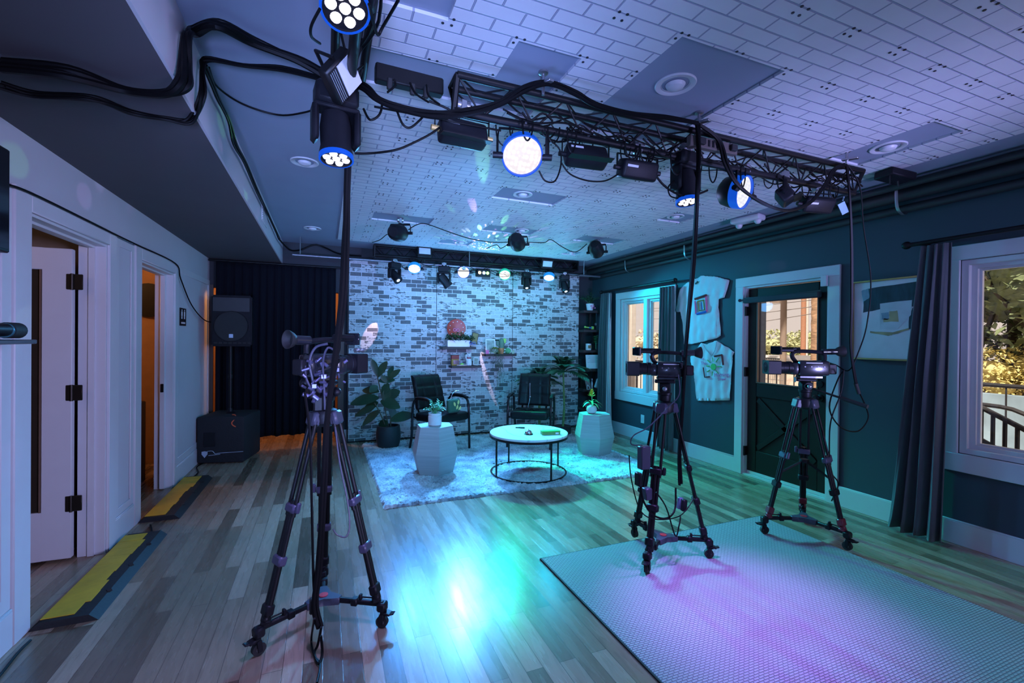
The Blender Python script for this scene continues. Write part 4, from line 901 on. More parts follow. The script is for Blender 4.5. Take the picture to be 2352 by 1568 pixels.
for (s, a, b, sz) in (('To', 365, 380, .05), ('The', 405, 490, .055), ('Morning', 855, 790, .062), ('Show', 870, 900, .05)):
    c = onR(1580 + a / 11.2, 790 + b / 11.2, .034); text_on(s, sz, Matrix.Translation(c) @ MW @ Matrix.Rotation(R(6), 4, 'Z'), PINK, 'pink_lettering', o)
# framed painting
o = thing('framed_painting', 'gold framed abstract painting in white, dark teal and ochre on the slate wall', 'painting', (XR - .02, 2.26, 1.64))
py0, py1, pz0, pz1 = 1.985, 2.515, 1.308, 1.972
m = MB(); t = .014
for a, b, c, d in ((py0, py0 + t, pz0, pz1), (py1 - t, py1, pz0, pz1), (py0, py1, pz0, pz0 + t), (py0, py1, pz1 - t, pz1)): m.b2((XR - .04, a, c), (XR, b, d), .003)
m.build('frame', GOLD, o, world=True)
m = MB(); m.b2((XR - .022, py0 + t, pz0 + t), (XR - .004, py1 - t, pz1 - t)); m.build('canvas', mat('white_paint_ground', (.62, .62, .64), .6, noise=.05), o, world=True)
def patch(pts, mt, d, name):   # pts in fractions: a to the right as seen, b downwards
    m = MB(); rnd = random.Random(len(pts) + int(d * 1e5)); P_ = []
    for (a, b), (a2, b2) in zip(pts, pts[1:] + pts[:1]):
        for q in range(4): t_ = q / 4; P_.append((a + (a2 - a) * t_ + rnd.uniform(-.004, .004), b + (b2 - b) * t_ + rnd.uniform(-.004, .004)))
    m.prism(P_, lambda a, b, h: (XR - .022 - h, py1 - a * (py1 - py0), pz1 - b * (pz1 - pz0)), 0, d); return m.build(name, mt, o, world=True)
DT = mat('dark_teal_brushwork', (.016, .036, .05), .7, noise=.5, nscale=9, stretch=(1, 3, .8)); MT = mat('blue_grey_brushwork', (.22, .31, .38), .6, noise=.4, nscale=9); OC = mat('ochre_brushwork', (.36, .28, .14), .6, noise=.4, nscale=9); LG = mat('pale_grey_brushwork', (.50, .52, .55), .6, noise=.2, nscale=7)
patch([(.24, .10), (.92, .07), (.93, .30), (.92, .62), (.78, .62), (.78, .44), (.84, .36), (.60, .33), (.42, .37), (.16, .40), (.17, .26), (.25, .22)], DT, .0015, 'dark_teal_patch')
patch([(.13, .12), (.25, .10), (.27, .34), (.18, .35)], MT, .001, 'blue_grey_patch'); patch([(.40, .30), (.82, .28), (.80, .46), (.64, .62), (.40, .62)], LG, .002, 'pale_grey_patch')
patch([(.42, .42), (.52, .41), (.52, .50), (.43, .50)], MT, .003, 'blue_grey_patch'); patch([(.53, .40), (.63, .40), (.65, .53), (.45, .53), (.45, .49), (.53, .49)], OC, .003, 'ochre_patch'); patch([(.27, .64), (.58, .66), (.78, .61), (.78, .63), (.60, .68), (.52, .70), (.27, .66)], OC, .0035, 'ochre_stroke')
# switches and outlets
for (u, v, w_, h_, l) in ((1571, 841, .075, .12, 'white light switch plate left of the lower white shirt'), (1595, 843, .05, .12, 'narrow white switch plate half under the lower white shirt'), (1476, 962, .075, .12, 'white outlet plate under the far window')):
    c = onR(u, v, .004); m = MB(); m.box(c, (.008, w_, h_), bev=.002); m.box((c.x - .005, c.y, c.z), (.006, w_ * .35, h_ * .4), bev=.001); tag(m.build('wall_plate', TRIM), l, 'wall plate')
# restroom sign
o = thing('restroom_sign', 'small black restroom sign beside the farther doorway', 'sign', (XL + .003, 5.56, 1.64)); m = MB(); m.b2((XL, 5.45, 1.555), (XL + .006, 5.665, 1.735), .002); m.build('plate', BLK, o, world=True)
for y in (5.51, 5.60):
    m = MB(); m.sph((XL + .007, y, 1.712), .009, 8, (.3, 1, 1)); m.b2((XL + .006, y - .018, 1.655), (XL + .008, y + .018, 1.700)); m.b2((XL + .006, y - .014, 1.625), (XL + .008, y - .003, 1.66)); m.b2((XL + .006, y + .003, 1.625), (XL + .008, y + .014, 1.66)); m.build('pictogram', PAPER, o, world=True)
text_on('RESTROOM', .026, Matrix.Translation((XL + .007, 5.557, 1.583)) @ Matrix(((0, 0, 1, 0), (1, 0, 0, 0), (0, 1, 0, 0), (0, 0, 0, 1))), PAPER, 'lettering', o)
# tv, shelf with device
o = thing('television', 'black wall mounted television at the left edge', 'television', (XL + .05, 2.2, 2.05)); m = MB(); m.b2((XL + .05, 1.5, 1.80), (XL + .085, 2.645, 2.245), .006); m.build('housing', BLK, o, world=True); m = MB(); m.b2((XL + .084, 1.515, 1.815), (XL + .088, 2.63, 2.23)); m.build('screen', SCREEN, o, world=True); m = MB(); m.b2((XL + .011, 2.0, 1.9), (XL + .05, 2.4, 2.15)); m.build('bracket', BLKM, o, world=True)
m = MB(); m.b2((XL, 1.5, 1.412), (-1.11, 2.50, 1.43), .003); m.b2((XL, 1.6, 1.30), (XL + .02, 1.66, 1.412)); m.b2((XL, 2.40, 1.30), (XL + .02, 2.46, 1.412)); tag(m.build('wall_shelf', mat('dark_tinted_shelf', (.06, .055, .065), .25)), 'thin dark wall shelf below the television', 'shelf')
o = thing('video_soundbar', 'black cylindrical device lying on the wall shelf below the television', 'soundbar', (-1.16, 2.1, 1.43)); m = MB(); m.cyl((-1.16, 1.5, 1.468), (-1.16, 2.40, 1.468), .026, n=16); m.build('body', BLK, o, world=True); m = MB(); m.cyl((-1.16, 2.40, 1.466), (-1.16, 2.475, 1.466), .032, n=18); m.build('end_cap', RUB, o, world=True); m = MB(); m.cyl((-1.16, 2.392, 1.466), (-1.16, 2.400, 1.466), .029, n=18); m.build('ring', mat('teal_metal_ring', (.10, .35, .42), .3, .6), o, world=True)
for y in (2.3, 2.2, 1.9): m = MB(); m.b2((-1.175, y, 1.43), (-1.145, y + .025, 1.445)); m.build('foot', RUB, o, world=True)

# ================================================================ TRUSSES
def truss(a, b, side, label, w=.115, h=.135, step=.13):
    """small triangular truss, apex down; side = unit vector across"""
    a, b, side = Vector(a), Vector(b), Vector(side); d = (b - a); L = d.length; d.normalize()
    o = thing('lighting_truss', label, 'truss', (a + b) / 2)
    ch = [(-side * w / 2, .017), (side * w / 2, .017), (Vector((0, 0, -h)), .019)]
    for off, r in ch:
        m = MB(); m.cyl(a + off, b + off, r, n=10); m.build('chord', BLKM, o, world=True)
    m = MB(); n = int(L / step)
    for (p, q) in ((0, 2), (1, 2), (0, 1)):
        for i in range(n):
            t0, t1 = L * i / n, L * (i + 1) / n; o0, o1 = (ch[p][0], ch[q][0]) if i % 2 == 0 else (ch[q][0], ch[p][0])
            m.cyl(a + d * t0 + o0, a + d * t1 + o1, .0048, n=5, cap=False)
    m.build('lattice_bracing', BLKM, o, world=True)
    for e in (a, b):
        m = MB(); m.tube([e + ch[0][0], e + ch[1][0], e + ch[2][0], e + ch[0][0]], .014, n=6, smooth=0); m.build('end_frame', BLKM, o, world=True)
    return o
truss((.53, 2.01, 2.615), (3.37, 2.01, 2.615), (0, 1, 0), 'long black lighting truss crossing below the white ceiling panels')
truss((.085, -1.2, 2.60), (.085, 2.14, 2.60), (1, 0, 0), 'black lighting truss running overhead towards the camera at the upper left')
for i, (x, y) in enumerate(((.94, 1.93), (1.895, 1.93), (3.16, 1.93))):
    m = MB(); m.cyl((x, y, ZC), (x, y, 2.60), .008, n=8); m.lathe([(.024, 0), (.024, .008), (.012, .014)], (x, y, ZC), (0, 0, -1), 12); m.box((x, y - .02, 2.648), (.03, .09, .012), (.1, 0, .3), bev=.002)
    tag(m.build('truss_hanger', STEEL), ['metal hanger over the left part of the long truss', 'metal hanger over the middle of the long truss', 'metal hanger at the right end of the long truss'][i], 'hanger')
# stage frame at the back: black box truss in front of the brick top
o = thing('box_truss', 'black box truss along the top of the brick backdrop', 'truss', (2.15, 6.38, 2.62))
for y in (6.31, 6.45):
    for z in (2.56, 2.695):
        m = MB(); m.cyl((.60, y, z), (3.72, y, z), .014, n=8); m.build('chord', BLKM, o, world=True)
m = MB()
for i in range(24):
    x0, x1 = .60 + .13 * i, .73 + .13 * i; z0, z1 = (2.56, 2.695) if i % 2 else (2.695, 2.56)
    for y in (6.31, 6.45): m.cyl((x0, y, z0), (x1, y, z1), .005, n=5, cap=False)
for x in (.60, 3.72): m.b2((x - .01, 6.30, 2.55), (x + .01, 6.46, 2.705))
m.build('lattice_bracing', BLKM, o, world=True)
m = MB(); m.grid(60, 3, lambda u, v: (.60 + 3.12 * u, 6.47 + .008 * sin(u * 70), 2.705 - .175 * v)); m.build('black_skirt', mat('black_skirt_cloth', (.012, .014, .02), .9), o, world=True, solid=.004)
m = MB(); m.cyl((-.39, 6.26, 2.475), (4.10, 6.26, 2.475), .016, n=12); tag(m.build('lighting_pipe', mat('grey_steel_pipe', (.22, .22, .25), .35, .7)), 'long steel pipe below the box truss carrying the back row of lights', 'pipe')
for x in (-.30, 3.80, 1.9): m = MB(); m.cyl((x, 6.26, 2.47), (x, 6.26, ZC), .006, n=6); tag(m.build('pipe_hanger', STEEL), {-.30: 'thin hanger at the left end of the steel pipe', 3.80: 'thin hanger at the right end of the steel pipe', 1.9: 'thin hanger at the middle of the steel pipe'}[x], 'hanger')

# ================================================================ LIGHT FIXTURES
FACE_W = ledface('lit_led_face_white', (1, .90, .86), 1.15, 46)
FACE_B = ledface('lit_led_face_blue_white', (.86, .86, .92), 1.15, 58)
FACE_X = ledface('lit_led_face_far_white', (1, .93, .90), 1.9, 46)
RIMB = mat('blue_halo_glow', (.0, .02, .12), .4, emit=(.003, .07, .55), estr=1.0)  # emissive rings: coloured light on the housings and in the haze, painted as glow
RIMG = mat('green_halo_glow', (.02, .3, .2), .4, emit=(.03, .75, .40), estr=.5)
RIMC = mat('teal_halo_glow', (.02, .2, .4), .4, emit=(.01, .18, .55), estr=.9)
DOT = mat('lit_led_lens', (.8, .8, .8), .2, emit=(1, .90, .84), estr=.95)
DOTS = mat('small_lit_lens', (.7, .8, .9), .2, emit=(.7, .85, 1.0), estr=3)
def clamp(o, z0=0.0, world=False, s=1.0):
    m = MB(); m.box((0, 0, -.02 * s), (.035, .05, .06 * s), bev=.006); m.cyl((-.03, 0, -.012), (.03, 0, -.012), .024, n=12); m.cyl((.0, -.04, -.045 * s), (0, .04, -.045 * s), .006, n=6); m.box((0, .045, -.045 * s), (.006, .01, .03)); return m.build('clamp', STEEL, o)
def par(loc, d, r, depth, label, lit=None, rim=None, drop=.16, yaw=0, group=None, nm='wash_light', barrel=BLKM):
    """loc = point where the clamp grips; lamp hangs 'drop' below; d = aim direction (world)"""
    o = thing(nm, label, 'stage light', loc, 0, group)
    Cc = Vector((0, 0, -drop - .03)); F = frame(d); X = Matrix.Translation(Cc) @ F.to_4x4()
    clamp(o)
    s = F @ Vector((1, 0, 0))
    m = MB(); e = r + .022; t = Vector((0, 0, -.06)); sh = Vector((s.x, s.y, 0)).normalized()
    m.tube([Cc + sh * e, Cc + sh * e + Vector((0, 0, drop * .55)), t + sh * e * .94 , t - sh * e * .94, Cc - sh * e + Vector((0, 0, drop * .55)), Cc - sh * e], .011, n=6, smooth=0, flat=.45); m.build('yoke', BLKM, o)
    m = MB(); m.M = X; m.lathe([(r * .55, -depth), (r * .86, -depth * .82), (r, -depth * .45), (r * 1.0, .0), (r * .965, .0), (r * .95, -.018)], (0, 0, 0), (0, 1, 0), 36); m.build('housing', barrel, o)
    m = MB(); [m.cyl(Cc + sh * q * (r - .004), Cc + sh * q * (e + .022), .016, n=10) for q in (-1, 1)]; m.build('yoke_knob', BLK, o)
    if rim:
        m = MB(); m.M = X; m.lathe([(r * 1.0, -.052), (r * 1.012, -.048), (r * 1.012, .004), (r * .95, .004), (r * .93, -.012)], (0, 0, 0), (0, 1, 0), 36, cap=False); m.build('halo_glow_ring', rim, o)
    m = MB(); m.M = X; m.lathe([(r * .93, -.010), (r * .5, -.006), (.001, -.005)], (0, 0, 0), (0, 1, 0), 36, cap=False); m.build('led_face' if lit else 'lens', lit or SCREEN, o)
    return o
def rows(o, X, r):
    pass
# front truss (left to right)
A = 2.01; TZ0 = 2.46
par((.88, 2.03, 2.53), (-.22, -.74, -.72), .100, .10, 'bright round blue haloed wash light near the left end of the long truss', FACE_W, RIMB, drop=.16, group=None)
par((2.36, 2.03, 2.52), (.26, -.80, -.26), .098, .15, 'round blue lit wash light on the right half of the long truss', FACE_B, RIMB, drop=.13)
def panel(loc, rz, label, tilt=0, flap=True, w=.225, h=.10, dd=.085, flip=1):
    o = thing('panel_light', label, 'stage light', loc, rz, group='dark panel lights under the long truss'); clamp(o)
    m = MB(); m.tube([(-w / 2 - .018, 0, -.14), (-w / 2 - .018, 0, -.065), (w / 2 + .018, 0, -.065), (w / 2 + .018, 0, -.14)], .010, n=4, smooth=0, flat=.4); m.build('yoke', BLKM, o)
    Rm = Euler((R(tilt), 0, 0)).to_matrix(); m = MB(); m.M = Matrix.Translation((0, 0, -.14)) @ Rm.to_4x4(); m.box((0, 0, 0), (w, dd, h), bev=.018, seg=3); m.build('housing', BLK, o)
    if flap: m = MB(); m.M = Matrix.Translation((0, 0, -.14)) @ Rm.to_4x4(); m.box((0, -dd / 2 - .006, -h / 2 - .006), (w * 1.04, .045, .004), (R(20), 0, 0)); m.build('barn_door', BLKM, o)
    m = MB(); m.M = Matrix.Translation((0, 0, -.14)) @ Rm.to_4x4(); m.b2((-w * .42, -dd / 2 - .002, .01), (-w * .12, -dd / 2 + .002, .022)); m.build('label_strip', WHITEG, o)
    m = MB(); [m.cyl((s * (w / 2 - .002), 0, -.14), (s * (w / 2 + .035), 0, -.14), .013, n=8) for s in (-1, 1)]; m.build('yoke_knob', GOLD if 'left' in label else BLK, o)
    return o
panel((.575, 2.02, 2.53), R(4), 'dark panel light at the left end of the long truss', -15)
panel((1.23, 2.02, 2.53), R(-6), 'dark panel light right of the bright round wash light', -25)
panel((1.555, 2.02, 2.51), R(-2), 'dark rounded panel light in the middle of the long truss', 20, False, w=.22)
panel((2.70, 2.02, 2.52), R(38), 'dark panel light with angled flaps right of the round blue light', -35, True, w=.17)
panel((3.0, 2.02, 2.50), R(-12), 'dark panel light nearest the right end of the long truss', 30, False, w=.22)
def movinghead(loc, rz, d, label, s=1.0, nl=7, lens=DOT, cat='stage light', group=None, rim=None):
    o = thing('moving_head_light', label, cat, loc, rz, group); clamp(o)
    m = MB(); m.box((0, 0, -.10 * s), (.19 * s, .13 * s, .10 * s), bev=.015); m.build('base', BLK, o)
    m = MB(); m.box((-.092 * s, 0, -.235 * s), (.03 * s, .10 * s, .17 * s), bev=.012); m.box((.092 * s, 0, -.235 * s), (.03 * s, .10 * s, .17 * s), bev=.012); m.box((0, 0, -.158 * s), (.20 * s, .10 * s, .022 * s), bev=.006); m.build('yoke', BLK, o)
    D = Matrix.Rotation(-rz, 3, 'Z') @ Vector(d).normalized(); F = frame(D); X = Matrix.Translation((0, 0, -.27 * s)) @ F.to_4x4()
    m = MB(); m.M = X; m.lathe([(.035 * s, -.10 * s), (.062 * s, -.09 * s), (.070 * s, -.03 * s), (.068 * s, .06 * s), (.076 * s, .10 * s), (.076 * s, .125 * s), (.070 * s, .125 * s), (.068 * s, .118 * s)], (0, 0, 0), (0, 1, 0), 28); m.build('lamp_head', BLK, o)
    if rim: m = MB(); m.M = X; m.lathe([(.0765 * s, .105 * s), (.0775 * s, .127 * s), (.069 * s, .1275 * s)], (0, 0, 0), (0, 1, 0), 28, cap=False); m.build('halo_glow_ring', rim, o)
    P_ = [(0, 0)] + [(cos(k * pi / 3) * .043 * s, sin(k * pi / 3) * .043 * s) for k in range(6)] if nl == 7 else [(0, 0)]
    for a, b in P_:
        m = MB(); m.M = X; rr = .0185 * s if nl == 7 else .03 * s; m.lathe([(rr, .119 * s), (rr * .8, .127 * s), (.001, .129 * s)], (a, 0, b), (0, 1, 0), 14); m.build('led_lens' if nl == 7 else 'lens', lens, o)
    return o
q_ = P(1583, 464, Y=1.98); movinghead((q_.x, q_.y + .03, q_.z + .325), R(5), (.0, -.16, -1), 'moving head light pointing straight down from the middle of the long truss', .82, rim=RIMB)
q_ = P(771, 362, Y=2.0); movinghead((q_.x, q_.y + .02, q_.z + .34), R(8), (.03, -.14, -1), 'moving head light pointing down at the far end of the left truss', .88, rim=RIMB)
q_ = P(787, 22, Y=1.42); movinghead((q_.x, q_.y + .04, q_.z + .35), R(0), (.06, -.40, -.9), 'moving head light with seven bright lenses at the top edge of the picture', .92, rim=RIMB)
# square flood lamp on the left truss
o = thing('square_flood_light', 'square flood light hung corner up from the left truss', 'stage light', (.0746 - .012, 1.78 + .053, 2.511 - .082))
q = Matrix(((.39, .73, -.556), (.85, -.52, -.084), (-.35, -.44, -.823))); X = q.to_4x4()
m = MB(); m.M = X; m.box((0, -.022, 0), (.145, .045, .145), bev=.007); m.build('housing', BLKM, o)
m = MB(); m.M = X; m.b2((-.062, .001, -.064), (.062, .005, .018)); m.build('lens_panel', mat('cream_reflector', (.60, .57, .60), .4), o)
m = MB(); m.M = X; [m.b2((-.06, .0, .028 + .009 * k), (.06, .004, .032 + .009 * k)) for k in range(4)]; m.build('heat_fins', STEEL, o)
m = MB(); m.M = X; m.tube([(-.078, -.02, 0), (-.078, -.10, 0), (.078, -.10, 0), (.078, -.02, 0)], .007, n=6, smooth=0); m.build('bracket', BLKM, o)
# back row on the pipe
PZ = 2.475; PYB = 6.24
par((1.115, PYB, PZ), (-.10, -.50, -.62), .085, .10, 'leftmost lit round wash light on the back pipe', FACE_X, RIMC, drop=.05)
par((1.81, PYB, PZ), (-.22, -.85, -.20), .085, .10, 'round wash light shining straight at the camera from the back pipe', FACE_X, RIMB, drop=.05)
par((2.44, PYB, PZ), (-.20, -.62, -.55), .085, .10, 'green haloed round wash light on the back pipe', FACE_X, RIMG, drop=.05)
par((3.17, PYB, PZ), (-.25, -.42, -.85), .085, .12, 'rightmost lit round wash light on the back pipe', FACE_X, RIMC, drop=.05)
movinghead((.85, PYB, PZ + .03), R(20), (.45, -.5, -.7), 'dark moving head at the left end of the back pipe', .80, 1, DOTS)
movinghead((1.53, PYB, PZ + .03), R(-20), (.7, -.1, -.9), 'dark moving head left of the brightest back light', .88, 1, SCREEN)
movinghead((2.79, PYB, PZ + .02), R(10), (-.05, -.35, -1), 'slim moving head with a lit lens left of the rightmost back wash light', .72, 1, DOTS)
movinghead((3.44, PYB, PZ + .02), R(-10), (.10, -.45, -1), 'slim moving head with a lit lens at the right end of the back row', .78, 1, DOTS)
for (x, z, l, t) in ((1.25, 2.64, 'small square flood light above the leftmost back wash light', -8), (3.13, 2.61, 'small square flood light above the rightmost back wash light', 15)):
    o = thing('square_flood_light', l, 'stage light', (x, 6.24, z)); m = MB(); m.box((0, 0, 0), (.20, .05, .15), (R(t), 0, 0), bev=.006); m.build('housing', BLKM, o)
    m = MB(); m.M = Euler((R(t), 0, 0)).to_matrix().to_4x4(); m.b2((-.078, -.030, -.04), (.078, -.026, .045)); m.build('lens_panel', mat('grey_white_reflector', (.50, .52, .58), .3), o)
    m = MB(); m.tube([(-.11, 0, 0), (-.11, .0, -.10), (.11, 0, -.10), (.11, 0, 0)], .006, n=6, smooth=0); m.cyl((0, 0, -.10), (0, .02, -.16), .008, n=6); m.build('bracket', BLKM, o)
o = thing('laser_effect_light', 'small effect light with orange, blue and green beams in the middle of the back row', 'stage light', (2.10, 6.24, 2.40)); m = MB(); m.box((0, 0, 0), (.20, .10, .10), bev=.008); m.build('housing', BLKM, o)
for x, c, n_ in ((-.065, (1, .55, .15), 'amber_aperture'), (0.0, (.5, .8, 1), 'blue_aperture'), (.055, (.25, 1, .1), 'green_aperture')):
    m = MB(); m.lathe([(.022, 0), (.018, .008), (.001, .010)], (x, -.05, 0), (0, -1, 0), 16); m.build(n_, mat(n_ + '_light', c, emit=c, estr=7), o)
m = MB(); m.tube([(-.11, 0, 0), (-.11, 0, .06), (.11, 0, .06), (.11, 0, 0)], .006, n=6, smooth=0); m.build('bracket', BLKM, o)
for i, (x, y, d, l) in enumerate(((.718, 4.86, (.55, 1, .18), 'unlit round stage light hanging from the ceiling, left of three'), (2.063, 4.86, (.62, 1, -.25), 'unlit round stage light hanging from the ceiling, middle of three'), (3.14, 4.86, (.75, .8, -.38), 'unlit round stage light hanging from the ceiling, right of three'))):
    par((x, y, 2.70), d, .088, .20, l, None, None, drop=.12, nm='ceiling_stage_light', barrel=BLK, group=None)
# recessed cans
def can(x, y, r, label, z=ZC):
    o = thing('recessed_ceiling_light', label, 'ceiling light', (x, y, z)); m = MB(); m.lathe([(r, 0), (r, -.004), (r * .96, -.008), (r * .72, -.005), (r * .66, .0), (r * .66, .0)], n=40, cap=False); m.build('trim_ring', TRIM, o)
    m = MB(); m.lathe([(r * .70, -.004), (r * .66, .002), (r * .55, .004)], n=40, cap=False); m.build('baffle', mat('shaded_baffle_grey', (.25, .26, .30), .5), o)
    m = MB(); m.lathe([(r * .69, -.003), (r * .68, -.0035)], n=32, cap=False); m.lathe([(r * .48, -.004), (r * .40, -.018), (r * .2, -.026), (.001, -.028)], n=32); m.build('bulb', WHITEG, o); return o
for (x, y, r, l) in ((1.58, 1.765, .098, 'recessed light in the large grey square above the long truss'), (3.34, 1.79, .098, 'recessed light in the grey square near the right end of the long truss'), (1.575, 3.62, .085, 'recessed light in the grey square over the middle of the room'), (3.27, 3.63, .085, 'recessed light near the slate wall, beyond the long truss'),
                     (-.148, 3.59, .095, 'recessed light in the plain ceiling nearer the camera'), (-.148, 5.73, .095, 'recessed light in the plain ceiling near the velvet curtain'), (2.09, 4.82, .085, 'recessed light above the middle unlit ceiling stage light'), (1.63, 5.75, .085, 'recessed light near the brick backdrop, left of two'), (3.28, 5.76, .06, 'small recessed light near the brick backdrop, right of two')): can(x, y, r, l)
o = thing('emergency_light', 'white emergency light at the edge of the ceiling by the slate wall', 'emergency light', (3.93, 3.34, ZC)); m = MB(); m.box((0, 0, -.03), (.14, .30, .06), (0, 0, R(12)), bev=.02, seg=3); m.build('housing', WHITEG, o)
for s in (-1, 1): m = MB(); m.sph((.01, s * .11, -.065), .034, 12); m.build('lamp_head', WHITEG, o)
# power strips
o = thing('power_strip', 'long black power strip below the ceiling left of the long truss', 'power strip', (.34, 2.06, 2.60), R(2)); m = MB(); m.box((0, 0, 0), (.30, .05, .075), bev=.006); m.build('housing', BLKM, o)
for x in (-.09, .01, .07): m = MB(); m.box((x, -.02, -.045), (.024, .024, .05), bev=.005); m.build('plug', RUB, o)
o = thing('power_distributor', 'grey brown power distributor box on the right half of the long truss', 'power strip', (2.0, 1.935, 2.545), R(-1)); m = MB(); m.box((0, 0, 0), (.34, .035, .06), bev=.004); m.build('housing', mat('grey_brown_plastic', (.12, .095, .085), .5), o)
for k in range(4): m = MB(); m.b2((-.05 + .03 * k, -.02, -.018), (-.035 + .03 * k, -.016, .018)); m.build('socket', BLK, o)
for x in (-.10, .13): m = MB(); m.box((x, -.025, 0), (.045, .025, .035), bev=.004); m.build('plug', RUB, o)
o = thing('ceiling_speaker_box', 'small black projector box on the ceiling between the truss end and the slate wall', 'box', (3.80, 1.99, 2.655)); m = MB(); m.box((0, 0, 0), (.22, .14, .055), (0, R(6), R(-10)), bev=.008); m.build('housing', BLK, o); m = MB(); m.cyl((-.10, -.02, 0), (-.10, -.02, -.08), .004, n=5); m.cyl((.03, 0, 0), (.04, 0, -.07), .005, n=5); m.build('bracket', BLKM, o)
m = MB(); m.box(P(1937, 478, Y=1.93), (.055, .002, .075), (0, R(-28), R(-15))); m.cyl(P(1936, 460, Y=1.935), P(1938, 452, Y=1.96), .004, n=5); tag(m.build('paper_tag', mat('pale_blue_card', (.30, .50, .58), .7)), 'pale blue tag hanging from the right end of the long truss', 'tag')

# ================================================================ TRIPODS, DOLLIES, CAMCORDERS
ACC_B = mat('blue_grey_clamp_plastic', (.05, .055, .085), .4)
ACC_R = mat('red_clamp_ring', (.16, .015, .03), .4)
def dolly(c, a0, z0, Rw, label, group='wheeled tripod dollies'):
    o = thing('tripod_dolly', label, 'dolly', (c[0], c[1], z0), 0, group)
    m = MB(); pts = []
    for k in range(3):
        a = a0 + R(120) * k
        for da, r in ((-.45, .060), (-.18, .095), (.18, .095), (.45, .060)): pts.append((cos(a + da) * r, sin(a + da) * r))
        pts.append((cos(a + R(60)) * .035, sin(a + R(60)) * .035))
    m.prism(pts, lambda a, b, h: (a, b, h), .10, .135); bmesh.ops.bevel(m.bm, geom=[e for e in m.bm.edges], offset=.004, segments=1, affect='EDGES'); m.build('hub', ACC_B, o)
    m = MB(); m.lathe([(.022, .1352), (.022, .138), (.001, .1382)], n=16); m.build('hub_badge', mat('red_badge', (.6, .03, .05), .4), o)
    for k in range(3):
        a = a0 + R(120) * k; u = Vector((cos(a), sin(a), 0)); s = Vector((-sin(a), cos(a), 0)); X = Matrix((( u.x, s.x, 0, 0), (u.y, s.y, 0, 0), (0, 0, 1, 0), (0, 0, 0, 1)))
        m = MB(); m.M = X; m.box((.07 + (Rw - .07) / 2, 0, .118), (Rw - .05, .024, .026), bev=.006); m.box((.17, 0, .118), (.035, .04, .036), bev=.005); m.cyl((Rw - .11, 0, .143), (Rw - .04, 0, .143), .004, n=6); m.box((Rw - .115, 0, .142), (.014, .022, .03), bev=.003); m.box((Rw - .045, 0, .142), (.014, .022, .03), bev=.003); m.build('arm', BLK, o)
        m = MB(); m.M = X; m.box((Rw + .0, 0, .105), (.045, .05, .045), bev=.008); m.box((Rw + .02, .0, .076), (.05, .04, .012), (0, .2, 0), bev=.003); m.cyl((Rw, 0, .055), (Rw, 0, .085), .012, n=8); m.box((Rw, -.016, .045), (.022, .006, .055), (0, .1, 0), bev=.002); m.box((Rw, .016, .045), (.022, .006, .055), (0, .1, 0), bev=.002); m.box((Rw + .035, 0, .070), (.06, .03, .008), (0, -.25, 0), bev=.003); m.build('caster_fork', BLK, o)
        m = MB(); m.M = X; m.cyl((Rw, -.011, .0295), (Rw, .011, .0295), .0295, n=22); w_ = m.build('wheel', RUB, o)
        m = MB(); m.M = X; m.cyl((Rw, -.0125, .0295), (Rw, .0125, .0295), .013, n=14); m.build('hub_cap', STEEL, w_)
    return o
